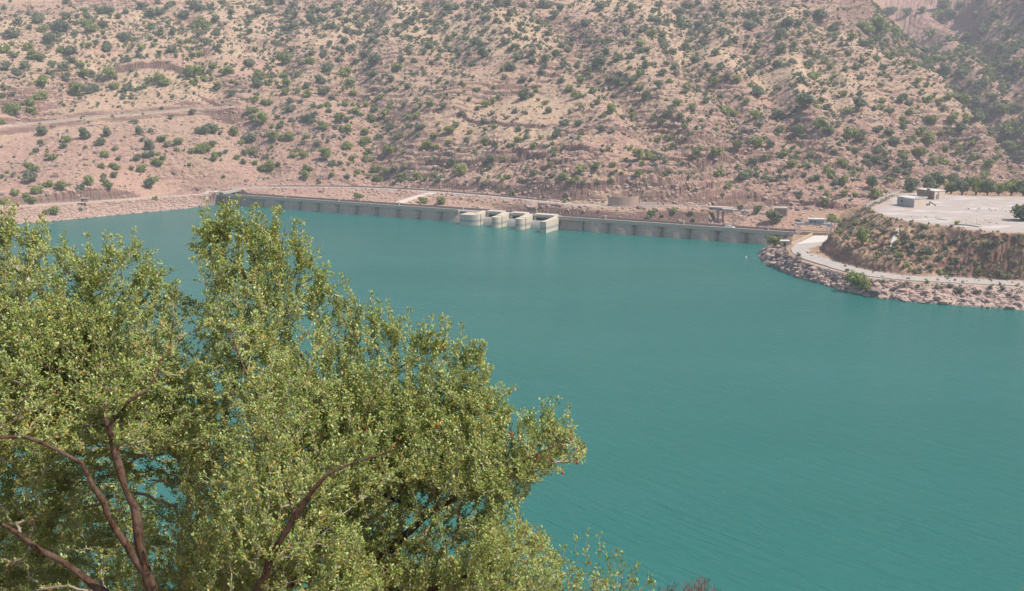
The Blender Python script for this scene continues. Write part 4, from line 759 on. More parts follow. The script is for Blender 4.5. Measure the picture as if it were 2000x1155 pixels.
# ------------------------------------------------------------ bushes where the photograph has them
DATA = """A 0 100 3.3
280 512 85;255 588 45;435 570 60g;405 612 55;340 675 80g;308 722 75g;213 750 70g;207 820 90;97 912 55g;15 972 45g;5 812 40;240 905 65g;193 957 70g;307 858 60g;385 875 75g;327 1028 80g;522 878 50;580 847 75g;545 540 90;585 565 60g;545 618 35;645 590 70;697 527 65;742 625 40g;670 665 70g;710 692 60g;655 738 55g;750 748 60g;672 800 50;735 800 55;745 835 60;700 863 60g;880 690 60;895 515 70;965 510 45;870 460 45;960 613 80;955 665 60;1040 557 70g;1075 600 55g;1015 715 70g;1055 688 45g;912 765 65g;850 755 35g;958 860 80;1000 823 45g;1150 585 60g;1190 612 70g;1240 645 50g;1145 633 45g;1300 515 75;1370 505 80;1335 545 40;1100 425 45;1240 393 50;1310 635 85g;1365 600 60;1380 690 65g;1450 645 40;1512 525 75g;1600 560 85;1550 595 50g;1575 655 55;1630 655 70g;1530 685 45g;1570 712 50;1640 720 45g;1415 530 35;1410 220 60g;1495 270 55;1500 195 35g;1000 950 35g;525 1018 35;1420 665 40;40 100 70;120 150 75;160 90 60;340 90 50;320 140 45;415 110 70;425 175 75;530 85 70g;525 145 75g;600 140 60;715 145 90g;685 190 80g;740 230 60g;960 190 60g;925 225 45g;990 225 50g;1060 200 80g;1230 140 100g;1290 130 70g;1255 200 60g;1315 180 50g;1365 180 40g;1340 130 50;1455 130 75g;1385 95 60g;1290 20 60g;1240 30 50;480 265 85g;575 250 80;585 292 60g;250 290 80g;190 330 80g;70 385 90g;15 455 50g;210 385 70g;270 195 90g;315 225 70;15 290 45;30 245 30g;1040 368 30;820 235 70;820 60 50;460 60 60;1640 310 60g;1635 370 80g;1635 440 60g
B 0 0 3.98
100 270 90;90 345 45g;215 370 80g;110 430 60;40 390 80g;390 310 120;385 370 45g;290 430 120g;330 230 70g;230 215 50;310 155 90;220 105 50;140 170 80;110 195 90;70 230 70;500 220 110;430 210 70;510 130 80;590 260 60;500 270 60;710 220 100g;690 150 110;800 190 90;850 150 80;780 80 90;850 90 80;600 130 50;590 180 45;660 90 60;800 260 50;745 330 50;640 340 50g;685 355 60g;560 400 90;480 390 70g;555 440 70;840 380 90;930 280 60;980 310 90;1000 350 50g;1100 375 70g;1165 205 90g;1170 300 50;1215 315 40;1240 250 75;1195 350 55g;1340 250 70;1330 290 55;1335 385 80;1310 180 50;1420 115 100;1460 160 90;1500 210 50;1590 195 110g;1540 265 75g;1685 250 95;1600 255 30;1680 140 80;1790 135 60;1800 95 60;1705 190 30;1750 185 35;1840 230 45;1725 320 50;1465 320 50g;1410 330 60g;1600 330 80;1690 370 70;1540 400 80g;1570 430 60g;1455 380 45g;1240 410 50;1080 430 60;1230 20 40;900 30 120;1100 50 80;1040 100 110;1160 100 100;1240 90 80;990 90 60;920 130 60;1300 40 80;1350 30 60;1500 40 90;1560 60 80;1640 50 60;1730 15 50;510 10 60;30 60 50;80 10 30;45 50 60
C 480 100 3.846
35 85 95;290 70 110g;320 115 60g;190 175 60;110 190 90g;175 235 70g;100 250 90;290 180 70g;385 175 80;310 240 80g;300 305 80g;385 215 60;385 300 60g;460 260 70;465 320 80g;560 215 100;610 140 110;575 290 90;600 100 70;480 75 90g;500 125 80;580 30 70;700 60 70;740 45 70;735 160 100g;790 235 85g;820 310 80g;735 280 40g;710 245 30g;655 350 60;690 385 80;750 395 60g;620 400 70g;635 445 60;500 15 60;890 30 80;960 70 100;1010 30 80;945 170 90;835 75 60;950 238 45;1175 60 60;1140 125 90g;1100 200 75;1085 235 55;1270 70 60;1215 270 60;1140 280 35g;1085 292 35;1330 125 35g;1340 165 45;1255 180 55;1400 80 50;1445 55 50;1500 60 25;1555 65 50g;1650 78 40;1600 125 30;1695 105 55;1540 100 25;1645 180 40;1640 255 40g;1600 318 40g;1495 278 40;1510 235 40;1455 215 40;1465 330 40g;1480 365 30g;1240 320 30;1780 20 90;1770 60 50;1920 140 60g;1940 195 50;1870 270 40g;1750 285 40g;1720 285 30g;1900 335 50g;1860 370 60g;1680 362 45;1800 400 75g;1740 430 50;1620 460 60;1620 485 40;1480 415 60;1390 395 75g;1310 405 60g;1270 440 50;1285 480 55g;1220 490 60g;1190 395 55;1085 395 50g;1010 340 60g;905 400 60g;965 440 60;955 505 70g;835 455 80g;1045 460 80g;800 400 50g;170 375 100g;75 335 65g;60 395 75;40 440 80g;45 490 80;130 510 110g;180 485 60g;195 560 50g;40 550 50;260 560 65;240 498 50;340 370 65;335 432 85;410 380 45;450 505 70;515 475 60;500 525 50;510 410 60;560 415 50g;335 515 55;355 495 40g;590 570 70g;160 620 60g;210 650 80g;300 650 85g;345 605 55;20 660 80;460 640 55g;430 690 50;540 700 60;520 640 30;580 640 30;660 640 40;700 520 75g;755 510 70;750 590 90g;790 560 60;900 605 75g;865 650 85;900 680 80g;945 720 60g;990 640 50g;1080 580 70;1120 550 70;1060 520 50;1220 560 60;1235 630 50g;1310 565 80;1155 640 80g;1300 630 50g;1410 635 70g;1450 545 40g;1580 555 70;1530 595 80g;1500 620 60;1790 525 60;1870 565 50g;1680 610 55g;1660 660 60;1520 690 60g;1430 720 60g;1360 700 80g;1320 740 70g;1540 765 50g;1600 740 40g;1400 810 55g;1395 850 70;1720 750 50g;1800 690 80g;1860 700 80;1850 810 80;770 710 80g;745 780 35g;800 800 70g;835 835 50g;775 845 40g;710 840 50;690 870 50;605 790 90g;645 840 60;575 770 50g;360 775 70g;435 785 65g;65 765 90g;150 790 50;95 830 70g;150 875 100g;5 830 40g;470 880 70g;445 940 80g;650 920 50g;735 890 30g;840 905 60g;885 905 35g;880 855 25g;930 815 70g;925 750 60g;970 890 80g;995 960 70g;925 940 50g;1055 900 70g;1120 885 70;1080 740 100g;1060 790 80g;1180 760 50g;1210 860 70g;1165 945 85g;1290 945 70g;1350 955 60;1430 915 40g;1445 965 60;1530 850 90;1610 910 90g;1790 1005 70;1895 1050 40;1940 810 50g;1975 860 30;1905 940 40g;1980 940 50g;850 1085 70g;1340 1125 65g;1465 1130 75g;1980 710 50
D 1000 150 3.85
90 15 85;150 20 50g;370 25 65;80 150 100;80 195 45;185 105 55g;258 195 50g;285 247 75;20 255 60;430 90 80g;500 140 90g;515 30 70g;595 110 50;635 195 60;515 225 45g;440 265 40g;765 140 45;750 245 110g;790 215 70g;690 290 65;590 315 45;500 350 70;385 345 65;900 290 60g;1070 295 60g;1120 335 70;665 395 65;525 420 60g;500 460 50g;340 430 85;215 455 50g;40 475 60g;10 510 40g;165 520 60g;305 500 50g;320 545 50g;725 540 40g;1095 475 60g;1190 460 50g;1205 510 60g;1400 545 90g;1525 560 95g;1535 520 60g;950 600 85g;1045 600 75g;860 615 40g;980 650 50g;890 660 35;755 665 60g;625 670 80g;525 690 100g;285 660 60g;170 720 70;380 750 80g;465 775 75g;540 790 45g;645 795 50;740 780 50g;830 720 35g;760 725 40;960 730 80g;1045 715 45;1545 725 80g;1740 745 120;1620 820 60g;1690 535 75g;1840 500 90g;1830 475 60g;1810 630 90;1905 600 50g;1900 460 40g;1300 370 60g;1330 350 50;1425 325 40g;1240 200 75g;1165 170 40g;1360 225 75g;1500 255 50;1460 180 70;1390 105 50;1310 70 75g;1310 110 45g;1010 150 90;960 80 70g;890 30 90;800 40 100;740 15 80;830 90 60g;1105 60 80;1190 30 60g;1270 290 70;1150 290 60;1190 245 50;1570 150 60;1610 255 110g;1670 275 70g;1700 20 80g;1525 30 80g;1860 125 100;1870 155 70g;1765 180 60g;1790 60 60g;1830 290 85g;1800 320 60;1690 150 40;1860 365 60;1840 400 50;1220 1010 60g;1055 1020 60g;1135 1040 40g;1020 1060 50;1365 1080 45;1350 1025 45;395 935 45g;1780 900 30;1890 350 50
E 1500 0 3.3
70 320 100;210 220 60;80 230 90;30 300 60;115 145 80;15 130 40;205 145 70;345 110 100;430 170 90;250 95 60;360 155 70;170 285 50g;60 415 90;85 450 110;150 390 50;260 335 55;255 275 50g;320 370 40;360 390 55g;435 330 35g;265 420 70;300 450 50;300 490 90g;205 515 65;395 430 60g;385 460 60;425 540 55;430 490 40g;75 575 50;180 595 50;350 540 50;540 240 70g;515 345 50;470 285 40;430 250 50;610 390 50;570 430 60;500 445 55;605 500 60;695 370 50g;750 432 55;815 410 35g;765 490 40g;640 190 90g;710 170 80g;620 270 80;700 250 60;790 360 70g;900 400 50g;950 430 45g;960 525 60g;1025 545 40g;985 585 40g;1025 645 65g;1105 655 55g;1125 695 55;1075 610 35;1060 550 80;1170 620 70g;855 640 80;905 665 45;785 715 60;730 550 50g;740 650 50g;735 690 60g;690 700 40;595 680 90;580 715 80g;530 715 55g;480 610 60g;590 600 50;250 650 110;290 625 60;350 650 50;60 740 90;195 760 60;330 800 90g;375 690 60;70 850 70;190 850 110;255 880 90;400 840 90;520 860 90g;600 880 80;640 860 60;700 830 60;780 850 70;870 770 50g;870 820 60;915 720 60g;970 850 60g;1050 775 70g;1110 860 50g;1165 850 50g;1190 775 60g;1290 770 70g;1250 830 70;1210 740 40g;1030 910 90g;915 905 60g;1035 860 50g;820 920 70;715 970 60;625 1040 50;700 1030 60;645 1070 60;770 1070 50;880 1010 50g;980 985 90g;905 1060 60;1130 1040 80g;1070 1050 60g;1225 1080 50g;1140 960 50g;1200 910 50g;1230 970 60g;1320 1010 60g;1320 920 50g;1430 1060 60g;1490 1010 40g;1560 1080 40;1400 1135 60g;1470 960 50g;20 930 60;15 1010 40g;95 1000 70g;155 1060 60g;270 990 55g;395 1110 70g;315 1050 50;490 1060 60g;430 980 50;560 970 60;540 1120 50g;840 1110 60;230 1130 40;1360 750 90;1400 800 90;1440 850 60;1140 460 90;1110 370 80g;1090 310 60;1250 480 70;1250 640 90g;1350 670 80;1500 700 80g;1530 740 70;1550 850 90g;1450 630 60;1340 600 50;1400 540 50;1620 410 60g;1560 210 80;1550 240 60;1500 180 50;1460 100 60;1380 200 80;1330 190 80g;1280 230 60;1110 110 80g;1150 130 70g;1180 100 80;1340 100 60;1140 30 100;1230 40 60;1370 10 60;780 70 90;830 210 80g;760 160 60;900 80 70;990 70 60;940 300 50;1050 220 70g;1100 180 90;1420 300 60;1400 320 50;1500 300 60;1590 330 50;1470 490 50;1550 500 50;1630 480 50;1200 560 60;1130 500 70;1630 700 50;1600 800 50g;1580 950 80g
F 480 0 3.846
100 85 75;190 80 80;235 115 70;60 55 40;30 50 30;170 15 80;270 10 70;355 35 55;400 65 30;320 90 60;370 110 70;310 130 50;30 130 60;20 170 60;190 215 50;285 218 65;365 190 70;265 155 35;310 155 40;430 170 45;35 235 55;30 270 60;25 310 50;80 205 30;240 275 45;275 290 40;205 320 50;245 340 40;70 370 50;130 385 30;350 370 65;630 328 45;575 355 40;500 385 70g;480 100 80;450 130 60;505 50 60;460 85 50;545 80 60;600 80 60;570 140 80;500 160 90;520 200 70;525 232 50;650 190 80;600 205 60;460 260 30;590 270 40;670 45 70;700 95 80;710 125 60;720 30 60;780 80 75;830 135 50;750 155 60;770 190 80;760 230 70;800 240 50;745 305 75;700 365 50;790 360 75;735 375 60;850 10 60;900 90 60;915 130 60;890 165 60;860 195 70;925 230 70;850 250 60;880 270 50;950 290 60;895 320 40;905 350 45;975 325 40;1000 265 40;1055 240 60;1055 215 40;1030 150 80;1010 185 70;1075 110 70;1080 50 55;990 100 40;970 25 50;1010 45 50;1125 90 45;1150 20 60;1250 15 30;1170 120 60;1130 195 50;1160 190 50;1200 165 70;1200 210 60;1250 150 70;1275 105 60;1290 215 60;1260 235 50;1140 255 60;1160 290 50;1240 285 60;1270 60 40;1315 270 30;1230 365 75;1060 290 35;1350 40 70;1380 80 80;1330 115 60;1340 160 60;1390 155 40;1400 230 80;1450 235 75;1410 200 50;1385 300 50;1330 300 50;1380 345 70;1475 160 45;1495 105 60;1510 200 50;1530 50 90;1480 30 60;1590 50 70;1600 130 60;1580 165 60;1670 130 60;1680 30 60;1750 40 80;1800 75 70;1730 80 60;1740 170 40;1660 220 50;1570 260 50;1515 295 70;1490 335 70;1470 380 50;1530 370 60;1600 410 50;1590 375 50;1650 290 60;1710 320 90;1750 270 80;1770 330 70;1800 230 50;1830 260 60;1840 300 50;1830 130 70;1880 150 60;1780 145 60;1890 20 100;1960 30 80;1980 100 80;1970 150 60;1965 230 60;1950 310 80;1920 270 50;1980 370 50;1860 240 50;1680 400 60;1785 400 70;1830 380 40;1340 390 60
G 980 0 3.846
30 20 90;60 95 90;45 140 70;160 35 80;210 80 80;340 40 90;400 110 80;440 60 70;440 150 70;340 165 60;280 160 60;230 150 60;140 185 70;165 230 55;270 220 60;350 250 60;50 320 80;120 265 60;190 285 60;245 305 45;15 300 50;110 355 80;120 430 80;230 390 70;240 450 80;330 440 80;410 410 90;460 490 80;300 545 60;320 500 60;285 350 50;360 360 50;455 340 60;530 290 60;520 340 50;500 380 60;560 200 60;635 175 80;670 310 80;780 310 60;770 240 50;620 250 50;600 420 60;560 490 70;660 520 70;700 540 60;740 40 90;780 80 60;860 70 50;970 60 80;980 110 60;900 150 60;860 180 80;940 240 80;1060 220 80;1020 180 50;990 270 50;900 320 60;950 330 50;970 420 80;860 440 90;780 390 80;720 470 110;800 560 90g;830 620 90;890 560 70;960 600 60;1040 550 80g;1080 485 80;1130 270 90g;1210 260 80;1040 330 80g;1100 370 60;1050 380 60;1130 140 70;1180 160 80;1240 160 70;1160 200 70;1140 80 60;1180 30 60;1330 80 100;1400 40 90;1430 80 90;1370 120 80;1350 175 100;1470 190 70;1480 20 50;1510 65 50;1430 240 60;1430 300 60;1540 240 90;1550 300 100;1520 330 60;1380 360 90;1290 390 70;1220 350 100;1200 400 80;1320 430 80;1460 440 90;1540 490 60;1605 395 80;1640 490 80;1565 360 60;1690 330 70;1750 290 70;1740 425 60;1840 440 60;1660 240 90;1660 110 80;1620 50 80;1530 130 50;1570 170 40;1740 180 40;1760 110 60;1780 70 80;1850 110 90;1820 160 80;1900 60 70;1920 155 80;1960 100 60;1930 260 60;1860 200 90;1850 280 50;1825 345 60;1900 390 60;1920 350 60;1960 470 60;1910 500 40;1200 540 80;1260 600 60;1310 550 50;1390 540 55;1495 555 60;1300 500 70;1240 480 60;1600 555 60;1690 580 80;1770 600 90g;1870 550 80;1730 540 60;1950 545 50;170 590 100;445 590 70;70 510 90;15 580 50;30 480 60
H 1450 330 3.636
30 45 80;270 15 50;200 75 50;320 55 40;410 170 50;525 65 60;590 55 70;655 90 70;725 95 80g;790 60 60;565 130 40g;600 180 50g;590 235 70g;725 170 55g;805 185 50g;770 220 30;910 105 90;1055 80 60g;1120 55 80g;1170 20 60;1490 75 80;1720 70 80;1920 85 60;640 345 60g
P 1450 330 3.636
1290 470 55;1230 475 50;1215 530 75;1320 570 110;1200 590 55;1005 440 65;1090 455 45;1110 610 70g;900 430 55;800 390 50g;700 400 50;860 370 50;930 390 50g;1500 510 70;1590 530 50;1730 530 60g;1790 530 90;1740 585 60;1745 625 50;1910 570 50;1895 610 45;1940 670 60;1850 740 100;1520 640 50;1420 475 45;1980 590 35;1950 490 55;1410 630 45;1290 410 50;990 800 45;1140 825 65;1240 830 45;1385 835 55;1480 830 50;1545 850 80;1670 870 60;1520 385 45g;1640 500 45;1680 560 50;1980 500 50g;1870 500 40;1080 560 50;1150 520 45;950 560 45;1340 480 40;1440 560 45;770 450 45;690 440 40g;730 360 45;1000 600 45;1260 640 50;1470 700 60;1560 700 45;1620 650 45;1690 720 45;1340 690 50;1150 690 45;980 690 40;740 720 40;400 610 40;1310 800 40g;1760 840 40;1850 850 45"""
L = []; tile = None
for ln in DATA.split('\n'):
    if ln[:1] in 'ABCDEFGHP' and ';' not in ln: t = ln.split(); tile = (t[0], float(t[1]), float(t[2]), float(t[3])); continue
    for e in ln.split(';'):
        q = e.split(); g_ = q[2].endswith('g'); d = float(q[2].rstrip('g')); L.append((tile[1] + float(q[0]) / tile[3], tile[2] + float(q[1]) / tile[3], d / tile[3], g_, tile[0]))
BU = []; taken = []
for (px, py, d, g_, tl) in L:
    if any(abs(px - a) < .33 * (d + c) and abs(py - b) < .33 * (d + c) for a, b, c in taken if abs(px - a) < 30): continue
    h = hit(px, py + d * .30)
    if h is None: continue
    dist = math.hypot(h.x, h.y); r = d * dist / 2000 / 2 * 1.06
    if tl == 'P': r *= .9
    taken.append((px, py, d)); BU.append([px, py, d, g_, tl, h, r])
print('bushes read', len(BU))
NA = 7
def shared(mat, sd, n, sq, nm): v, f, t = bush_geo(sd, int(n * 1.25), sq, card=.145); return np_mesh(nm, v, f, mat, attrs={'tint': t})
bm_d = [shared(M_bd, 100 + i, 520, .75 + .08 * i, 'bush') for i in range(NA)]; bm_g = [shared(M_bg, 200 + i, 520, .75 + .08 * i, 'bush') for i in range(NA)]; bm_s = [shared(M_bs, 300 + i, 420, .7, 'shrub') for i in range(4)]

ZONES = [('bank', lambda x, y, t, h: t == 'P' and h.z > 6.6 and y > 400, 'on the scrubby bank under the gravel plateau'),
 ('spitshore', lambda x, y, t, h: t == 'P', 'between the spit road and the boulder shore'),
 ('shore', lambda x, y, t, h: x < 432 and y > 395, 'below the left shore road'),
 ('low', lambda x, y, t, h: x < 200 and y > 262, 'above the left end of the shore road'),
 ('low2', lambda x, y, t, h: x < 470 and y > 235, 'between the upper road and the dam end'),
 ('midL', lambda x, y, t, h: x < 240 and y > 110, 'above the left end of the upper road'),
 ('midR', lambda x, y, t, h: x < 480 and y > 110, 'around the dark rock ledge above the upper road'),
 ('topL', lambda x, y, t, h: x < 250, 'on the hazy top slope at far left'),
 ('topL2', lambda x, y, t, h: x < 500, 'high above the dark rock ledge at left'),
 ('behind', lambda x, y, t, h: y > 372 and x < 1550, 'on the stony ground right behind the dam'),
 ('gul', lambda x, y, t, h: 480 <= x < 620 and y > 200, 'above the left third of the dam'),
 ('gul2', lambda x, y, t, h: 620 <= x < 800 and y > 200, 'along the gully above the concrete ramp'),
 ('cl', lambda x, y, t, h: 800 <= x < 1040 and y > 200, 'on the rocky slope above the spillway'),
 ('c', lambda x, y, t, h: 1040 <= x < 1250 and y > 200, 'on the red cliffs above the round wall'),
 ('cr', lambda x, y, t, h: 1250 <= x < 1480 and y > 200, 'on the broken cliffs above the bridge columns'),
 ('r', lambda x, y, t, h: 1480 <= x < 1700 and y > 200, 'on the slope above the gantry'),
 ('rr', lambda x, y, t, h: 1700 <= x and y > 200 and math.hypot(h.x, h.y) < 660, 'on the slope behind the plateau buildings'),
 ('far', lambda x, y, t, h: x > 1650 and math.hypot(h.x, h.y) > 760, 'on the shaded far hillside at upper right'),
 ('m1', lambda x, y, t, h: x < 700 and y > 100, 'halfway up the slope left of the main gully'),
 ('m2', lambda x, y, t, h: x < 1000 and y > 100, 'on the striped grassy terraces'),
 ('m3', lambda x, y, t, h: x < 1250 and y > 100, 'right of the striped terraces in the middle slope'),
 ('m4', lambda x, y, t, h: x < 1500 and y > 100, 'along the wooded ravine right of centre'),
 ('m5', lambda x, y, t, h: y > 100, 'high on the ridge at right'),
 ('t1', lambda x, y, t, h: x < 750, 'near the top edge left of centre'), ('t2', lambda x, y, t, h: x < 1000, 'near the top edge at centre'),
 ('t3', lambda x, y, t, h: x < 1300, 'in crowded scrub at top right of centre'), ('t4', lambda x, y, t, h: True, 'near the top edge over the ridge at right')]
ORD = ['leftmost', 'second', 'third', 'fourth', 'fifth', 'sixth', 'seventh', 'eighth', 'ninth', 'tenth', 'eleventh', 'twelfth', 'thirteenth', 'fourteenth', 'fifteenth']
BU.sort(key=lambda b: -b[2] * (1.5 if b[4] == 'P' else 1.35 if b[1] > 230 else 1)); big = BU[:262]; rest = BU[262:]
groups = {}
for b in big:
    z = next(z for z in ZONES if z[1](b[0], b[1], b[4], b[5])); tone = 'grey' if (b[4] == 'P' and not b[3]) else ('bright green' if b[3] else 'dark green')
    size = 'large' if b[2] > 22.5 else ('mid-sized' if b[2] > 16 else 'small'); groups.setdefault((z[0], z[2], size, tone), []).append(b)
cnt = 0
for (zk, zl, size, tone), bs in groups.items():
    bs.sort(key=lambda b: b[0])
    for i, b in enumerate(bs):
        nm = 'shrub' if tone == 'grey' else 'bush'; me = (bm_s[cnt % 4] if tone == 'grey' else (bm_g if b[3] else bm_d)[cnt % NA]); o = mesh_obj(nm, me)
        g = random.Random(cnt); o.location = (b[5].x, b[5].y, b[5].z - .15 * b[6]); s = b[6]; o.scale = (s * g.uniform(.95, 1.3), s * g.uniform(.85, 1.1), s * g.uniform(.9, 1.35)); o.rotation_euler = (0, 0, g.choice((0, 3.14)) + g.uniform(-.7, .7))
        n = len(bs)
        if n == 1: lab = f'only {size} {tone} {nm} {zl}'
        elif i == 0: lab = f'leftmost {size} {tone} {nm} {zl}'
        elif i == n - 1: lab = f'rightmost {size} {tone} {nm} {zl}'
        elif i < len(ORD): lab = f'{ORD[i]} {size} {tone} {nm} from left, {zl}'
        else: lab = f'{size} {tone} {nm} {zl}'
        tag(o, lab, nm, f'bushes {zl}'); cnt += 1

# remaining bushes + low scrub between them: one object
VB = []; FB = []; TB = []; MI = []; off = 0
def add_stuff(geo, locs, scl, rots, mi, zs=None):
    global off
    if not len(locs): return
    v, f, t = inst(geo, np.asarray(locs), np.asarray(scl), np.asarray(rots), zs); VB.append(v); FB.append(f + off); TB.append(t); MI.append(np.full(len(f), mi)); off += len(v)
lo = {(i, g_): [] for i in range(4) for g_ in (0, 1)}
for k, b in enumerate(rest): lo[(k % 4, int(b[3]))].append(b)
for (i, g_), bs in lo.items():
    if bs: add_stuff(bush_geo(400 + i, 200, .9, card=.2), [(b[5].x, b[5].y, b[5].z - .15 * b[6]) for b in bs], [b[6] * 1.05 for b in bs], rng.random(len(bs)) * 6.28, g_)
def scatter(n, dens, rmax=1250, rmin=300):
    """random ground points, thinned by dens(x, y, z, column, row)"""
    out = []
    while len(out) < n:
        k = 60000; a = R(-30) + rng.random(k) * R(60); r = np.sqrt(rmin ** 2 + rng.random(k) * (rmax ** 2 - rmin ** 2)); x = r * np.sin(a); y = r * np.cos(a)
        ri = np.clip(np.interp(r, RG_, np.arange(NR)), 0, NR - 1).astype(int); ci = np.clip(np.interp(a, AZG, np.arange(NC)), 0, NC - 1).astype(int); z = GZ[ri, ci]
        p = dens(x, y, z, ri, ci); s = (z > .3) & (rng.random(k) < p); out += list(zip(x[s], y[s], z[s], ri[s], ci[s]))
        if not len(out): break
    return np.array(out[:n])
def between(A, B, n, zlo=-.2, zhi=5.7, pw=.8, k0=.0, k1=.92, tmax=1.0):
    """points spread evenly between two lines on the ground"""
    def samp(L_, t): L_ = [np.array(p) for p in L_]; d = np.r_[0, np.cumsum([np.hypot(*(b - a)) for a, b in zip(L_[:-1], L_[1:])])]; u = t * d[-1]; return np.stack([np.interp(u, d, [p[0] for p in L_]), np.interp(u, d, [p[1] for p in L_])], -1)
    t = tmax * rng.random(n); k = k0 + (k1 - k0) * rng.random((n, 1)) ** pw; tt = np.clip(t + .01 * rng.normal(size=n), 0, 1); p = samp(A, t) * (1 - k) + samp(B, tt) * k; z = zf(p[:, 0], p[:, 1]); ok = (z > zlo) & (z < zhi); return np.c_[p[ok], z[ok]]
def not_built(ri, ci): return (A_road[ri, ci] < .3) & (A_top[ri, ci] < .05)
def d_small(x, y, z, ri, ci):
    n = fbm(x / 40, y / 40, 3, 91); gl = np.zeros(len(x))
    for pts, a, w in GW: gl = np.maximum(gl, np.exp(-(seg_dist(x, y, pts) / (w * 1.1)) ** 2))
    return np.clip((.25 + .9 * smooth(-.1, .4, n) + .9 * gl + .8 * smooth(600, 800, np.hypot(x, y)) + .25 * smooth(0, 80, x)) * .42, 0, 1) * not_built(ri, ci) * (z > 9) * (A_pen[ri, ci] < .5) * (1 - .75 * smooth(-120, -190, x) * (z < 50))
for j, (n, s0, s1, mi) in enumerate(((4200, .9, 2.5, 0), (1500, .8, 2.2, 1), (8000, .5, 1.4, 2), (11000, .45, 1.4, 0))):
    q = scatter(n, d_small, 960, 430)
    for i in range(3):
        qq = q[i::3]; add_stuff(bush_geo(500 + 10 * j + i, 70 if j < 2 else 12, .85, 4 if j < 2 else 1, card=.28 if j < 2 else .5), qq[:, :3] - np.array([0, 0, .1]), s0 + (s1 - s0) * rng.random(len(qq)) ** 1.5, rng.random(len(qq)) * 6.28, mi)
_rc = [surf_pt(px, py) for px, py in ((1690, 4), (1750, 112), (1850, 183), (1930, 258), (2000, 314), (2080, 330))]
def d_far(x, y, z, ri, ci): return (np.hypot(x, y) > 25 + np.interp(np.arctan2(x, y), [math.atan2(*p) for p in _rc], [math.hypot(*p) for p in _rc])) * (np.arctan2(x, y) > R(16)) * (A_pen[ri, ci] < .5) * np.clip(.6 + fbm(x / 30, y / 30, 3, 93), 0, 1)
q = scatter(5200, d_far, 1150, 640)
for i in range(3): qq = q[i::3]; add_stuff(bush_geo(570 + i, 90, .9, 4, card=.26), qq[:, :3] - np.array([0, 0, .2]), 1.2 + 2.0 * rng.random(len(qq)) ** 1.5, rng.random(len(qq)) * 6.28, 0 if i else 1)
def d_pen(x, y, z, ri, ci): return (A_pen[ri, ci] > .5) * (A_top[ri, ci] < .2) * np.where(z > 6.6, 1, np.where(z < 5.6, .2, 0)) * (z > 3) * .9 * (y < 460)
q = scatter(1300, d_pen, 470, 280)
for i in range(3):
    qq = q[i::3]; add_stuff(bush_geo(600 + i, 26, .8, 2, card=.4), qq[:, :3] - np.array([0, 0, .1]), .25 + .5 * rng.random(len(qq)) ** 2, rng.random(len(qq)) * 6.28, (2, 2, 1)[i])
q = np.concatenate([between(RI_F[2:-2], PL_F[:-1], 520, 5.2, 18.6, 1.0, .03, 1.0), between(RI_F[5:-2], PL_F[2:-1], 420, 5.0, 14, 1.0, .05, .5)])
for i in range(4):
    qq = q[i::4]; add_stuff(bush_geo(610 + i, 60, .8, 3, card=.3), qq - np.array([0, 0, .1]), .3 + .75 * rng.random(len(qq)) ** 2, rng.random(len(qq)) * 6.28, (2, 2, 2, 1)[i])
for (px0, px1, py0, py1, n) in ((1885, 1990, 407, 414, 70), (1868, 1950, 430, 440, 60), (1765, 1850, 423, 427, 30)):
    qq = np.array([tuple(W(px0 + (px1 - px0) * rng.random(), py0 + (py1 - py0) * rng.random(), 18.95)) for _ in range(n)]); add_stuff(bush_geo(640, 26, .7, 2, card=.4), qq, .10 + .22 * rng.random(n) ** 2, rng.random(n) * 6.28, 2)
o = mesh_obj('undergrowth', np_mesh('undergrowth', np.concatenate(VB), np.concatenate(FB), [M_bd, M_bg, M_bs], np.concatenate(MI), attrs={'tint': np.concatenate(TB)}))
tag(o, 'countless small bushes and dry tufts spread over the hillside', kind='stuff')

# ------------------------------------------------------------ trees one can tell apart
def tree(loc, r, h, mat, label, seed, group=None, n=900):
    v, f, t = bush_geo(seed, n, 1.0, 9, card=.13); e = empty('tree', loc, label, 'tree', group); n = int(n * 1.3)
    th = h * .05; me = np_mesh('crown', v * np.array([[r, r, (h - th) / 1.15]]) + np.array([[0, 0, th - h * .10]]), f, mat, attrs={'tint': t}); mesh_obj('crown', me, e)
    mb = MB(); mb.tube([(0, 0, -.4), (.05, 0, th), (.1, .05, h * .5)], [r * .09, r * .07, r * .03], 7)
    for k in range(4): a = k * 1.6 + seed; mb.tube([(.05, 0, th * .9), (math.cos(a) * r * .35, math.sin(a) * r * .35, h * .48), (math.cos(a) * r * .55, math.sin(a) * r * .55, h * .62)], [r * .05, r * .035, r * .015], 6)
    o = mb.build('trunk', M_bark); o.parent = e; return e
def at(px, py, z=None):
    p = hit(px, py) if z is None else W(px, py, z); return p if p is not None else W(px, py, 6)
TR = [(1945 - 235, 388, 12.2, 7.2, 1, 'bright green rounded tree just outside the boundary wall', 0), (1780, 378, 13, 8, 0, 'dark green tree left of the brick house', 0), (1819, 375, 20, 10.5, 0, 'large dark green tree directly behind the brick house', 0),
 (1857, 379, 11, 6, 1, 'small yellow-green tree right of the brick house', 0), (1879, 381, 14, 9, 0, 'dark green tree, first of the row behind the plateau', 0), (1906, 381, 15, 8.5, 1, 'bright green tree, second of the row behind the plateau', 0), (1928, 382, 13, 8.5, 0, 'dark green tree, third of the row behind the plateau', 0),
 (1950, 382, 12, 6.5, 1, 'pale green tree, fourth of the row behind the plateau', 0), (1975, 382, 13, 7, 1, 'bright green tree, fifth of the row behind the plateau', 0), (1998, 383, 13, 7.5, 0, 'dark green tree at the right end of the row behind the plateau', 0)]
k7 = 0
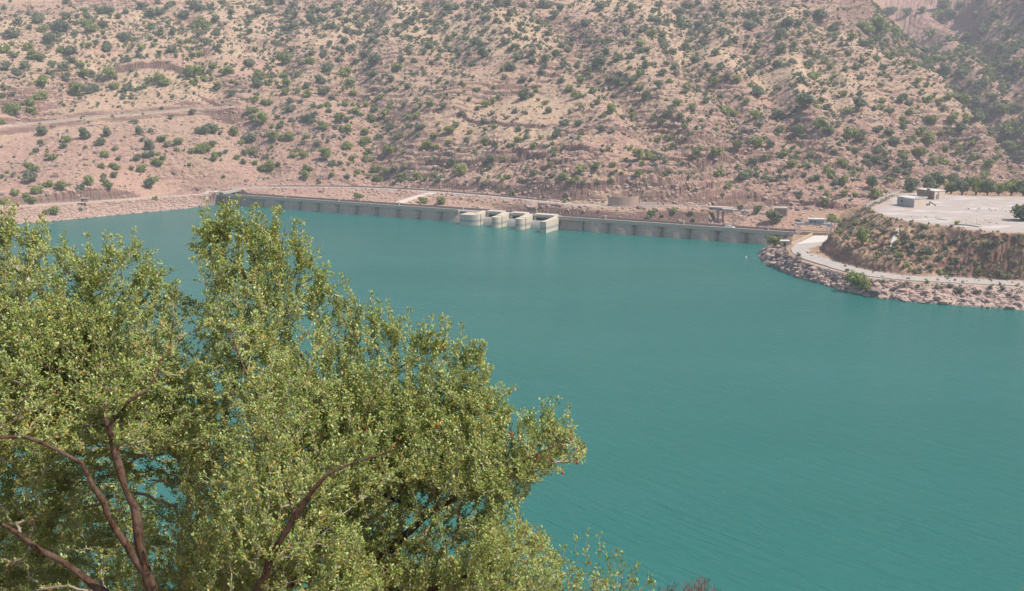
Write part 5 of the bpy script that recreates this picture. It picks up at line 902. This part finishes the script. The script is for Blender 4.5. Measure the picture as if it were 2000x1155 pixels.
for px, py, dm, hh, g_, lab, _ in TR:
    z = 19 if px > 1760 else None; p = at(px, py, z); dist = p.length if False else math.hypot(p.x, p.y)
    if px > 1760: p = W(px, py - 1, 18.6)
    r = dm / 4.1 / 2 * 2.6; tree(p, r, hh * .78, M_bg if g_ else M_bd, lab, 900 + k7, 'trees behind the plateau' if px > 1870 else None); k7 += 1
tree(W(1999, 431, 19), 4.6, 5.6, M_bd, 'dark round tree on the gravel plateau at the right edge', 930)
tree(at(1685, 478), 2.9, 5.4, M_bg, 'tall bright green bushy tree on the bank above the road bend', 931)
tree(W(1672, 564, 1.2), 3.6, 5.2, M_bg, 'bright green bush at the waterline below the spit road', 932); tree(W(1690, 566, 1.8), 2.1, 3.0, M_bg, 'small yellow-green bush touching the right of the waterline bush', 936)
tree(W(1514, 481, 3.2), 2.9, 3.9, M_bg, 'bright green bush at the water edge left of the kiosk', 933)
tree(at(1513, 437), 3.7, 5.6, M_bd, 'big dark blue-green tree standing behind the dam below the shed', 934)
tree(at(1447, 412), 1.9, 2.8, M_bd, 'small dark tree beside the road right of the bridge', 935); tree(at(1479, 418), 1.9, 3.6, M_bd, 'dark narrow tree between two pale roadside walls', 937)
tree(W(1592, 449, 4.8), 2.9, 2.6, M_bg, 'yellow-green bush seen under the gantry cabin', 938); tree(W(1629, 440, 6), 2.6, 3.6, M_bg, 'green bush right of the gantry behind the bank nose', 939)
tree(W(702, 389, 5.4), 2.1, 2.8, M_bg, 'round green bush on bare ground behind the left wing of the dam', 940); tree(W(829, 396, 5.2), 1.7, 2.2, M_bd, 'grey-green bush just right of the concrete ramp', 941); tree(W(862, 399, 5.2), 2.2, 2.7, M_bd, 'rounder dark bush further right of the concrete ramp', 942)

# ------------------------------------------------------------ rocks
def rock_geo(seed, sub=I1, flat=.65):
    g = np.random.default_rng(seed); v, f = sub; q = v.copy()
    for _ in range(7):
        n = g.normal(size=3); n /= np.linalg.norm(n); d = .55 + .3 * g.random(); s = q @ n; q = q - np.clip(s - d, 0, None)[:, None] * n[None]
    q = q * (1 + .06 * g.normal(size=(len(q), 1))) * np.array([[1.2, .95, flat]]); return q, f, np.zeros(len(q))
VB = []; FB = []; TB = []; MI = []; off = 0
def d_rock(x, y, z, ri, ci): return np.clip(.06 + .8 * A_rock[ri, ci] + A_cl[ri, ci], 0, 1) * not_built(ri, ci) * (A_pen[ri, ci] < .5) * (z > 1) * np.where(z < 48, 1, .4) * .9
def d_shore(x, y, z, ri, ci): return (z < 5.5) * (np.arctan2(x, y) < math.atan2(DAM_A.x, DAM_A.y)) * (z > .1) * .9 * not_built(ri, ci)
def d_back(x, y, z, ri, ci): return (z < 9) * (z > .5) * (A_pen[ri, ci] < .5) * (np.arctan2(x, y) > math.atan2(DAM_A.x, DAM_A.y) + .01) * .9 * not_built(ri, ci)
def d_penr(x, y, z, ri, ci): return (A_pen[ri, ci] > .5) * (z < 4.4) * (z > .2) * .95 * (y < 430)
def d_penb(x, y, z, ri, ci): return (A_pen[ri, ci] > .5) * (z > 6.6) * (A_top[ri, ci] < .1) * .6 * (y < 450)
for n, d, s0, s1, mi, rm in ((1800, lambda x, y, z, ri, ci: (A_pen[ri, ci] < .5) * (z < 22) * (np.minimum.reduce([seg_dist(x, y, [V2(p) for p in ROADW[k][0]]) for k in ('far', 'shore')]) < 11) * (A_road[ri, ci] < .1) * (z > 7) * 1.0, .3, 1.6, 0, 640), (13000, d_rock, .35, 1.9, 0, 1000), (4000, d_rock, .5, 2.3, 1, 1000), (4500, d_shore, .2, .95, 0, 640), (4500, d_back, .25, 1.3, 0, 620), (1100, d_penr, .15, .7, 0, 470), (700, d_penr, .2, .9, 1, 470), (700, d_penb, .15, .5, 0, 470)):
    q = scatter(n, d, rm, 280)
    for i in range(4):
        qq = q[i::4]; add_stuff(rock_geo(700 + i), qq[:, :3], s0 + (s1 - s0) * rng.random(len(qq)) ** 3.5, rng.random(len(qq)) * 6.28, mi, .6 + .8 * rng.random(len(qq)))
SHL = [V2(p) for p in SH[2:]]; ROL = [V2(p + (Vector((p.x, p.y, 0)).normalized() * -2.6)) for p in ROADW['shore'][0][:-1]]
for n, s0, s1, mi, k1_ in ((2600, .1, .5, 0, .97), (500, .3, 1.9, 0, .6), (1000, .15, 1.2, 1, .9)): q = between(SH_F[1:-3], RO_F[:-3], n, k1=k1_); [add_stuff(rock_geo(760 + i), q[i::4], s0 + (s1 - s0) * rng.random(len(q[i::4])) ** 3, rng.random(len(q[i::4])) * 6.28, mi, .6 + .7 * rng.random(len(q[i::4]))) for i in range(4)]
q = between(SHL, ROL, 3400, .2, 6.5, tmax=.955); [add_stuff(rock_geo(770 + i), q[i::4], .18 + .85 * rng.random(len(q[i::4])) ** 3.2, rng.random(len(q[i::4])) * 6.28, 0, .6 + .7 * rng.random(len(q[i::4]))) for i in range(4)]
o = mesh_obj('rubble', np_mesh('rubble', np.concatenate(VB), np.concatenate(FB), [M_rock, M_rockd], np.concatenate(MI)))
tag(o, 'loose pinkish stones strewn along the shores and cliffs', kind='stuff')
def boulder(px, py, z, r, mat, label, seed, flat=.7, group='boulders along the spit shore'):
    p = (hit(px, py + r * 1.2) or W(px, py, z)) if group else W(px, py, z); v, f, t = rock_geo(seed, I2, flat); me = np_mesh('boulder', v * r, f, mat); o = mesh_obj('boulder', me); o.location = p; o.rotation_euler = (0, 0, seed * 1.3); return tag(o, label, 'boulder', group)
BL = [(1497, 497, 1.6, 3.2, 1, 'big dark weathered boulder at the tip of the spit'), (1523, 495, 2.8, 3.3, 1, 'large brown boulder below the kiosk'), (1486, 503, .8, 1.7, 0, 'pale cracked boulder touching the water at the spit tip'), (1560, 505, 3.6, 2.2, 1, 'low brown rock mound under the apron edge'), (1505, 512, .9, 1.5, 0, 'pale boulder right of the spit tip at the waterline'),
 (1709, 568, 1.6, 3.3, 1, 'tallest dark boulder standing at the waterline right of the waterline bush'), (1691, 571, .9, 1.6, 1, 'dark boulder squeezed between the waterline bush and the tall dark boulder'), (1724, 580, .9, 2.0, 0, 'pale blocky boulder right of the tall dark boulder'), (1745, 577, 1.5, 1.5, 0, 'pale boulder, second right of the tall dark boulder'), (1762, 584, .9, 1.4, 0, 'flat pale boulder, third right of the tall dark boulder'),
 (1784, 580, 1.6, 1.9, 0, 'wide flat pale slab midway along the boulder shore'), (1800, 588, .8, 1.6, 0, 'pale slab at the waterline midway along the boulder shore'), (1838, 576, 2.8, 1.8, 0, 'broad pale slab high on the boulder shore'), (1850, 588, 1.2, 1.3, 0, 'rounded pale boulder below the broad slab'), (1880, 583, 2.2, 1.7, 0, 'broad tilted pale slab right of the broad slab'),
 (1872, 592, 1.0, 1.4, 0, 'low flat boulder under the tilted slab'), (1921, 586, 2.2, 1.3, 0, 'pale angular boulder near the right end of the boulder shore'), (1948, 592, 1.6, 1.3, 0, 'brown-pink boulder close to the right end of the boulder shore'), (1990, 593, 2.0, 1.8, 0, 'pale boulder at the far right edge of the boulder shore'), (1630, 549, 1.6, 1.5, 0, 'pale slab at the shore under the road bend'), (1600, 543, 1.4, 1.3, 0, 'pale boulder left of the slab under the road bend')]
for i, (px, py, z, r, d_, lab) in enumerate(BL): boulder(px, py, z, r * .8, M_rockd if d_ else M_rock, lab, 800 + i, .7 if 'slab' not in lab and 'flat' not in lab else .38)
boulder(1037, 403, 8.0, 3.6, M_rock, 'huge pale boulder leaning out beside the road above the spillway', 850, .62, None)

# ------------------------------------------------------------ near slope under the viewpoint
gx = np.linspace(-120, 120, 121); gy = np.concatenate([np.linspace(-40, 20, 61), np.linspace(22, 125, 50)]); XX, YY = np.meshgrid(gx, gy)
def near_z(X, Y): return 67.3 - .76 * np.maximum(Y, 0) + 1.2 * np.minimum(Y + 3, 0) * -.15 + fbm(X / 9, Y / 9, 4, 95) * .5 * np.clip(np.hypot(X, Y) / 6, 0, 1) - .35
ZZ = near_z(XX, YY); idx = np.arange(XX.size).reshape(XX.shape); Fq = np.stack([idx[:-1, :-1], idx[:-1, 1:], idx[1:, 1:], idx[1:, :-1]], -1).reshape(-1, 4)
me = np_mesh('ground', np.stack([XX.ravel(), YY.ravel(), ZZ.ravel()], -1), Fq, M_ground, smooth=True); tag(mesh_obj('ground', me), kind='structure', label='steep stony slope falling to the lake below the viewpoint')

# ------------------------------------------------------------ argan tree in front
M_leaf = leaf_mat('argan_leaf', (.10, .17, .022), (.62, .68, .23), .22, .36, .6)
M_leafd = leaf_mat('dry_leaf', (.50, .26, .05), (.60, .48, .14), .3, .5, .3)
M_fruit = NM('dried_fruit'); M_fruit = M_fruit.done((.42, .10, .045), .6, .3)
OUT = [(-900, 520), (-500, 430), (-200, 415), (0, 450), (60, 462), (100, 478), (150, 510), (200, 500), (262, 485), (282, 530), (330, 560), (362, 600), (374, 640), (386, 580), (374, 480), (385, 452), (420, 448), (450, 440), (500, 455), (550, 462), (580, 485), (622, 545), (640, 575), (660, 595), (720, 622), (780, 650), (850, 668), (905, 690), (950, 722), (966, 780), (1005, 822), (1040, 822), (1075, 826), (1110, 850), (1140, 872), (1146, 900), (1154, 1300)]
ox = np.array([p[0] for p in OUT], float); oy = np.array([p[1] for p in OUT], float)
BOT = [(-900, 1500), (0, 1420), (500, 1420), (900, 1350), (985, 1300), (1000, 1000), (1040, 945), (1091, 925), (1140, 895)]
bx = np.array([p[0] for p in BOT], float); by = np.array([p[1] for p in BOT], float)
def grow(name_root, limbs, targets, seed, mats, label, cat, leaf_n, base, fruit_at=(), tipr=.0011, leaf_scale=1.0, bare=False, gap=.034):
    g = np.random.default_rng(seed); nodes = []; par = []; rad = []
    def add(p, q, r): nodes.append(Vector(p)); par.append(q); rad.append(r); return len(nodes) - 1
    # limbs
    ends = {}; st = {}
    for li, pts in enumerate(limbs):
        prev = -1
        if pts[0][0] == 'from': prev = ends[pts[0][1]][pts[0][2]]; pts = pts[1:]
        st[li] = prev
        lst = []
        for (p, r) in pts:
            p = Vector(p)
            if prev >= 0:
                a = nodes[prev]; ra = rad[prev] if lst else min(rad[prev], r * 1.25); n = max(1, int((p - a).length / .09)); j = Vector(g.normal(size=3)) * .008
                for k in range(1, n + 1):
                    t = k / n; q = a.lerp(p, t) + (Vector(g.normal(size=3)) * (.006 + .05 * 0) + j * math.sin(t * 3.1)) * (1 if k < n else 0); prev = add(q, prev, ra + (r - ra) * t)
            else: prev = add(p, -1, r)
            lst.append(prev)
        ends[li] = lst
    nl = len(nodes); paths = []
    tg = [Vector(t) for t in targets]; kd = kdtree.KDTree(nl)
    for i, p in enumerate(nodes): kd.insert(p, i)
    kd.balance(); tg = [t for _, t in sorted(((kd.find(t)[2], t) for t in tg), key=lambda q: q[0])]
    B = 14; step = max(1, len(tg) // B)
    for b in range(0, len(tg), step):
        if b: 
            kd = kdtree.KDTree(len(nodes))
            for i, p in enumerate(nodes): kd.insert(p, i)
            kd.balance()
        for t in tg[b:b + step]:
            # prefer a parent that lies inward/below
            best = None
            for (c, i, d) in kd.find_n(t + Vector((0, 0, -.10)), 6):
                s = d + max(0, c.z - t.z) * .8 + g.random() * .03
                if best is None or s < best[0]: best = (s, i)
            i = best[1]; a = nodes[i]; L = (t - a).length
            if L < .03: continue
            n = max(2, int(L / .055)); q = i; pth = [i]; mid = a.lerp(t, .5) + Vector(g.normal(size=3)) * L * .10 + Vector((0, 0, -.07 * L))
            for k in range(1, n + 1):
                s = k / n; p = a * (1 - s) ** 2 + mid * 2 * s * (1 - s) + t * s * s; q = add(p + Vector(g.normal(size=3)) * .009, q, 0.0); pth.append(q)
            paths.append(pth)
    # pipe-model radii for the twigs
    cntc = np.zeros(len(nodes))
    for i in range(len(nodes) - 1, -1, -1):
        if i >= nl: cntc[i] = max(cntc[i], 1.0); 
        if par[i] >= 0 and i >= nl: cntc[par[i]] += cntc[i] * (1 if cntc[par[i]] >= 0 else 0)
    leafc = np.zeros(len(nodes)); haschild = np.zeros(len(nodes), bool)
    for i, q in enumerate(par):
        if q >= 0: haschild[q] = True
    for i in range(len(nodes) - 1, -1, -1):
        if not haschild[i]: leafc[i] = 1
        if par[i] >= 0: leafc[par[i]] += leafc[i]
    for i in range(nl, len(nodes)): rad[i] = min(tipr * (leafc[i] ** .44) * 1.25, rad[par[i]] if par[i] < nl else 9)
    root = empty(name_root, base, label, cat); bv = Vector(base)
    VT = []; FT = []; MT = []; o_ = 0
    def tubes(plist, sides, mi):
        nonlocal o_
        for pth in plist:
            pp = [nodes[i] - bv for i in pth]; rr = [rad[i] for i in pth]; 
            if len(pth) > 1 and pth[0] < nl and mi: rr[0] = rr[1]
            if not mi:
                if len(rr) > 1: rr[0] = min(rr[0], rr[1] * 1.3)
                rr = [r_ * (1 + .13 * g.normal()) for r_ in rr]
            up = Vector((.31, .2, .93))
            for i, p in enumerate(pp):
                d = (pp[min(i + 1, len(pp) - 1)] - pp[max(i - 1, 0)]).normalized(); a = d.cross(up); a = a.normalized() if a.length > 1e-4 else Vector((1, 0, 0)); c = d.cross(a)
                for k in range(sides): t = 6.2832 * k / sides; VT.append(tuple(p + (a * math.cos(t) + c * math.sin(t)) * rr[i]))
            for i in range(len(pp) - 1):
                for k in range(sides): k2 = (k + 1) % sides; FT.append((o_ + i * sides + k, o_ + i * sides + k2, o_ + (i + 1) * sides + k2, o_ + (i + 1) * sides + k)); MT.append(mi)
            o_ += len(pp) * sides
    lp = []
    for li in ends:
        cur = ends[li][-1]; pth = [cur]
        while par[cur] >= 0 and cur != st[li]: cur = par[cur]; pth.append(cur)
        lp.append(pth[::-1])
    tubes(lp, 9, 0); me = np_mesh('trunk', VT, FT, mats[:1], smooth=True); mesh_obj('trunk', me, root)
    VT, FT, MT, o_ = [], [], [], 0; fine = [p for p in paths]; tubes(fine, 4, 1); me = np_mesh('twigs', VT, FT, mats[1], smooth=True); mesh_obj('twigs', me, root)
    if bare: return root, nodes, paths
    # leaves: little rosettes along every twig
    pos = []; dirs = []
    for pth in paths:
        for i in range(1, len(pth)):
            a, b = nodes[pth[i - 1]], nodes[pth[i]]; L = (b - a).length; d = (b - a).normalized(); k = L / gap; k = int(k) + (g.random() < k - int(k))
            if leafc[pth[i]] > 40: k = int(k * .3)
            for _ in range(k): pos.append(a.lerp(b, g.random())); dirs.append(d)
        pos.append(nodes[pth[-1]]); dirs.append(d); pos.append(nodes[pth[-1]]); dirs.append(d)
    pos = np.array(pos); dirs = np.array(dirs); pos = np.repeat(pos, leaf_n, 0); dirs = np.repeat(dirs, leaf_n, 0); n = len(pos)
    side = g.normal(size=(n, 3)); side -= (side * dirs).sum(1, keepdims=True) * dirs; side /= np.linalg.norm(side, axis=1, keepdims=True)
    ld = side * .75 + dirs * (.35 + .5 * g.random((n, 1))) + np.array([[.08, -.05, .28]]); ld /= np.linalg.norm(ld, axis=1, keepdims=True)
    nr = g.normal(size=(n, 3)) * .7 + np.array([[.40, -.30, .75]]); w = np.cross(ld, nr); w /= np.linalg.norm(w, axis=1, keepdims=True); nn = np.cross(w, ld)
    Ln = (.013 + .014 * g.random((n, 1)) ** 1.2) * leaf_scale; Wd = Ln * (.21 + .10 * g.random((n, 1))); p0 = pos - bv[:] + side * .0015 + g.normal(size=(n, 3)) * .009
    A = p0; M1 = p0 + ld * Ln * .58 + w * Wd - nn * Ln * .04; M2 = p0 + ld * Ln * .58 - w * Wd - nn * Ln * .04; Tp = p0 + ld * Ln - nn * Ln * .08; Md = p0 + ld * Ln * .55 + nn * Ln * .05
    V = np.stack([A, M1, Tp, M2, Md], 1).reshape(-1, 3); b = np.arange(n)[:, None] * 5
    Ft = np.concatenate([b + np.array([[0, 1, 4]]), b + np.array([[1, 2, 4]]), b + np.array([[2, 3, 4]]), b + np.array([[3, 0, 4]])], 1).reshape(-1, 3)
    dry = g.random(n) < .09; tn = np.clip(g.normal(.42, .26, n), 0, 1); me = np_mesh('crown', V, Ft, [mats[2], mats[3]], np.repeat(dry.astype(int), 4), smooth=False, attrs={'tint': np.repeat(tn, 5)})
    mesh_obj('crown', me, root); print(name_root, 'leaves', n, 'paths', len(paths))
    for k, (px, py, d) in enumerate(fruit_at):
        q = P(px, py, d); c, i, dd_ = kd.find(q); c = c.lerp(q, .3); v, f = I2; s = .0062 + .002 * g.random()
        me = bpy.data.meshes.new('fruit') if k == 0 else None
        if k == 0: fr_me = np_mesh('fruit', v * np.array([[.0075, .0075, .011]]), f, [M_fruit], smooth=True)
        o = mesh_obj('fruit', fr_me, root); o.location = c - bv; o.rotation_euler = (g.random(), g.random(), g.random()); s = .8 + .5 * g.random(); o.scale = (s, s, s)
    return root, nodes, paths
def PL(px, py, d, r): return (P(px, py, d), r * .56)
bxy = P(400, 1400, 6.3); base = Vector((bxy.x, bxy.y, float(near_z(np.array([bxy.x]), np.array([bxy.y]))[0]) - .05))
limbs = [
 [(base, .17), PL(370, 1500, 6.30, .13), PL(330, 1300, 5.98, .085), PL(300, 1160, 5.67, .06), PL(272, 1060, 5.60, .047), PL(246, 960, 5.55, .040), PL(224, 880, 5.55, .034), PL(213, 835, 5.50, .028), PL(250, 785, 5.54, .018), PL(296, 756, 5.68, .013), PL(330, 690, 6.04, .008), PL(340, 620, 6.10, .005)],
 [('from', 0, 7), PL(203, 760, 5.80, .016), PL(188, 680, 6.40, .012), PL(178, 600, 6.40, .008), PL(190, 520, 6.40, .005)],
 [('from', 0, 3), PL(212, 1010, 5.50, .030), PL(182, 950, 5.45, .025), PL(160, 905, 5.45, .023), PL(110, 878, 5.40, .021), PL(46, 852, 5.40, .017), PL(-40, 862, 5.35, .012), PL(-160, 820, 5.35, .008)],
 [('from', 2, 5), PL(38, 815, 5.45, .012), PL(60, 720, 5.90, .010), PL(40, 600, 6.10, .007), PL(58, 490, 6.20, .004)],
 [('from', 0, 1), PL(470, 1300, 5.69, .070), PL(503, 1155, 5.26, .045), PL(528, 1088, 5.20, .036), PL(575, 1012, 5.15, .030), PL(608, 962, 5.10, .024), PL(640, 925, 5.10, .016), PL(700, 900, 5.10, .010), PL(790, 870, 5.10, .006)],
 [('from', 0, 2), PL(210, 1160, 5.72, .038), PL(120, 1095, 5.70, .032), PL(40, 1045, 5.70, .026), PL(-60, 1000, 5.70, .018), PL(-250, 900, 5.70, .01)],
 [('from', 0, 2), PL(400, 1150, 7.0, .045), PL(425, 1050, 7.1, .036), PL(420, 900, 7.1, .030), PL(440, 800, 7.1, .022), PL(480, 700, 7.0, .016), PL(525, 605, 6.9, .012), PL(552, 500, 6.8, .008), PL(556, 445, 6.8, .004)],
 [('from', 4, 1), PL(600, 1130, 6.9, .045), PL(650, 1000, 7.0, .036), PL(655, 900, 7.0, .028), PL(640, 820, 6.9, .023), PL(612, 745, 6.9, .018), PL(570, 670, 6.9, .013), PL(538, 600, 6.8, .010), PL(470, 530, 6.7, .008), PL(400, 450, 6.6, .004)],
 [('from', 4, 1), PL(640, 1180, 6.4, .050), PL(740, 1090, 6.4, .040), PL(830, 1010, 6.4, .030), PL(920, 950, 6.3, .022), PL(1010, 915, 6.2, .014), PL(1060, 882, 6.2, .009), PL(1120, 858, 6.2, .004)],
 [('from', 8, 2), PL(735, 960, 6.6, .022), PL(748, 885, 6.6, .020), PL(800, 855, 6.5, .013), PL(845, 790, 6.5, .010), PL(900, 745, 6.4, .007), PL(935, 715, 6.4, .004)],
 [('from', 8, 1), PL(800, 1180, 6.2, .030), PL(900, 1130, 6.1, .022), PL(1000, 1080, 6.1, .014), PL(1070, 1050, 6.1, .006)],
 [('from', 7, 4), PL(700, 790, 6.8, .014), PL(760, 730, 6.7, .010), PL(830, 690, 6.6, .005)],
 [('from', 6, 3), PL(330, 800, 7.3, .016), PL(280, 700, 7.3, .012), PL(240, 600, 7.2, .008), PL(235, 500, 7.1, .004)],
 [('from', 4, 3), PL(560, 940, 5.6, .02), PL(520, 850, 5.5, .014), PL(500, 760, 5.6, .01), PL(450, 640, 5.8, .006)]]
VIS = [([330, 213, 224, 246, 272, 300], [700, 835, 880, 960, 1060, 1155], 5.55), ([46, 110, 160, 182, 212, 260], [852, 878, 905, 950, 1010, 1080], 5.45), ([645, 608, 575, 528, 503], [922, 962, 1012, 1088, 1155], 5.15)]
g = np.random.default_rng(11); T_ = []
while len(T_) < 16500:
    px = -420 + 1590 * g.random(); top = float(np.interp(px, ox, oy)); bot = float(np.interp(px, bx, by)); 
    if bot <= top + 5: continue
    py = top + (bot - top) * g.random(); dp = (py - top); dr_ = (1154 - px); H = min(1.35, .12 + dp / 333 * .85, .15 + dr_ / 333 * .8 + .25); d = 6.45 + H * (g.random() * 2 - 1) * 1.0 + (.75 * min(1, max(0, (py - 840) / 120)) * min(1, max(0, (420 - px) / 100)) + .7 * min(1, max(0, (py - 930) / 120)) * max(0, 1 - abs(px - 810) / 140))
    w = .5 + .5 * min(1, dp / 90)
    p = P(px, py, d); n = float(fbm(np.array([p.x * 1.7]), np.array([p.z * 1.7 + p.y * .9]), 2, 97)[0])
    w *= 1.0 if n > -.16 else .3
    if py > 860 and px < 350: w *= .4
    if py > 1160: w *= .5
    if px < 0: w *= .4
    if px > 560: w *= .62 - .12 * min(1, max(0, (px - 800) / 150))
    if px > 985: w *= .45 - .25 * (px - 985) / 160
    if 350 < px < 400 and py < 700: w *= .25
    if g.random() > w * min(1, (bot - top) / 900 + .25): continue
    if any(abs(np.interp(py, lys, lxs) - px) < 34 and lys[0] < py < lys[-1] and d < ld + .12 for lxs, lys, ld in VIS) and g.random() < .55: continue
    T_.append(p)
for _ in range(520):                                # lower right lobe
    px = 930 + 170 * g.random() ** 1.3; top = float(np.interp(px, [930, 985, 1010, 1035, 1062, 1095, 1108], [1000, 1012, 1005, 1030, 1040, 1092, 1120])); T_.append(P(px, top + 220 * g.random(), 6.2 + .45 * g.normal()))
for _ in range(330):                                # fine shoots standing clear of the crown
    px = -100 + 1240 * g.random() if g.random() < .88 else 365 + 260 * g.random(); top = float(np.interp(px, ox, oy)) + 6; L = 2 + 60 * g.random() ** 1.8; dx = (g.random() - .35) * 24
    for k in (1.0, .4): T_.append(P(px + dx * k, top - L * k, 6.4 + .3 * g.normal() * 0 + (px % 7) * .03))
FR = [(95, 725, 6), (120, 740, 6), (100, 560, 6), (287, 688, 6), (285, 665, 6), (440, 1010, 5.7), (445, 1020, 5.7), (612, 1075, 5.8), (605, 1078, 5.8), (672, 1095, 5.8), (678, 1090, 5.8), (690, 1020, 5.8), (705, 1025, 5.8), (765, 865, 5.9), (852, 828, 5.9), (712, 840, 5.9), (993, 834, 6.2), (1007, 842, 6.2), (1038, 877, 6.2), (1052, 893, 6.2), (1068, 899, 6.2), (1105, 852, 6.2), (1021, 963, 6.2), (1117, 934, 6.2), (1139, 925, 6.2), (1040, 1024, 6.2), (940, 1128, 6), (950, 1125, 6), (960, 790, 6.2), (415, 760, 6)]
grow('argan_tree', limbs, T_, 5, [M_bark, M_twig, M_leaf, M_leafd], 'large green argan tree with twisted red-brown trunks in front of the lake', 'tree', 4, base, FR, gap=.0165, leaf_scale=1.0)

# shoots of a second tree below the frame, right of it
b2_ = P(1130, 1420, 5.6); base2 = Vector((b2_.x, b2_.y, float(near_z(np.array([b2_.x]), np.array([b2_.y]))[0]) - .05))
g = np.random.default_rng(12); T2 = []
for _ in range(420):
    px = 1000 + 240 * g.random(); top = np.interp(px, [1000, 1080, 1110, 1150, 1200, 1245, 1262], [1100, 1085, 1090, 1100, 1112, 1118, 1165]); T2.append(P(px, top + 12 + 300 * g.random(), 5.6 + .35 * g.normal()))
for px, y1 in ((1123, 1055), (1147, 1045), (1182, 1062), (1214, 1086), (1243, 1110), (1238, 1104), (1271, 1120), (1100, 1072), (1165, 1050), (1197, 1080), (1262, 1135)):
    for k in (0, .5, 1): T2.append(P(px + 5 * k, y1 + 60 * k, 5.6))
grow('argan_shrub', [[(base2, .03), PL(1120, 1400, 5.6, .02), PL(1125, 1280, 5.6, .014), PL(1130, 1180, 5.6, .007)], [('from', 0, 1), PL(1180, 1280, 5.6, .012), PL(1205, 1180, 5.6, .006), PL(1216, 1130, 5.6, .003)], [('from', 0, 1), PL(1060, 1290, 5.6, .012), PL(1045, 1160, 5.6, .005)]],
     T2, 6, [M_bark, M_twig, M_leaf, M_leafd], 'leafy upright shoots of a low argan shrub at the bottom centre', 'shrub', 3, base2, gap=.03)
# bare reddish twigs at the bottom edge
M_redtwig = stone_mat('red_twig', (.20, .105, .095), (.27, .17, .15), 10, False, .9, .2)
b3_ = P(1360, 1330, 8.0); base3 = Vector((b3_.x, b3_.y, float(near_z(np.array([b3_.x]), np.array([b3_.y]))[0]) - .05)); g = np.random.default_rng(13); T3 = []
for _ in range(330):
    px = 1275 + 135 * g.random(); top = np.interp(px, [1275, 1320, 1345, 1375, 1395, 1412], [1150, 1138, 1133, 1122, 1134, 1152]); T3.append(P(px, top + 130 * g.random() ** 1.3, 8 + .3 * g.normal()))
grow('bare_shrub', [[(base3, .03), PL(1350, 1300, 8, .02), PL(1352, 1200, 8, .008)], [('from', 0, 1), PL(1390, 1210, 8, .007)], [('from', 0, 1), PL(1305, 1210, 8, .007)]], T3, 7, [M_redtwig, M_redtwig, M_leaf, M_leafd], 'leafless reddish twiggy shrub poking up at the bottom edge', 'shrub', 1, base3, bare=True, tipr=.0018)
b4_ = P(2010, 1230, 8.0); base4 = Vector((b4_.x, b4_.y, float(near_z(np.array([b4_.x]), np.array([b4_.y]))[0]) - .05)); g = np.random.default_rng(14)
T4 = [P(2002 + 40 * g.random(), 1136 + 100 * g.random(), 8 + .15 * g.normal()) for _ in range(90)]
grow('small_shrub', [[(base4, .02), PL(2015, 1210, 8, .01)]], T4, 8, [M_redtwig, M_redtwig, M_leafd, M_leafd], 'brown leafy tip of a shrub in the bottom right corner', 'shrub', 2, base4)
# pale shrub low on the slope, seen under the tree
M_pale = leaf_mat('pale_scrub_leaf', (.26, .26, .10), (.42, .40, .20), .2)
b5 = P(20, 1230, 12.0); base5 = Vector((b5.x, b5.y, float(near_z(np.array([b5.x]), np.array([b5.y]))[0]))); g = np.random.default_rng(15)
T5 = [P(-120 + 230 * g.random(), 1100 + 160 * g.random() + .3 * abs(20 - (-120 + 230 * g.random())), 12 + .5 * g.normal()) for _ in range(520)]
grow('pale_shrub', [[(base5, .03), PL(20, 1260, 12, .02), PL(10, 1180, 12, .01)]], T5, 9, [M_twig, M_twig, M_pale, M_pale], 'pale yellow-green shrub under the tree in the bottom left corner', 'shrub', 3, base5, leaf_scale=1.5)

# ------------------------------------------------------------ air
m = bpy.data.materials.new('air'); m.use_nodes = True; t = m.node_tree; t.nodes.clear(); o_ = t.nodes.new('ShaderNodeOutputMaterial'); v = t.nodes.new('ShaderNodeVolumePrincipled')
v.inputs['Color'].default_value = (.80, .88, 1.0, 1); v.inputs['Density'].default_value = HAZE; v.inputs['Anisotropy'].default_value = .1; t.links.new(v.outputs[0], o_.inputs['Volume'])
mb = MB(); zt = float(GZ.max()) + 12; mb.prism([(-2300, -900), (2300, -900), (2300, 2300), (-2300, 2300)], float(GZ.min()) - 5, zt); tag(mb.build('haze', m), 'thin pale haze filling the valley air', kind='stuff')
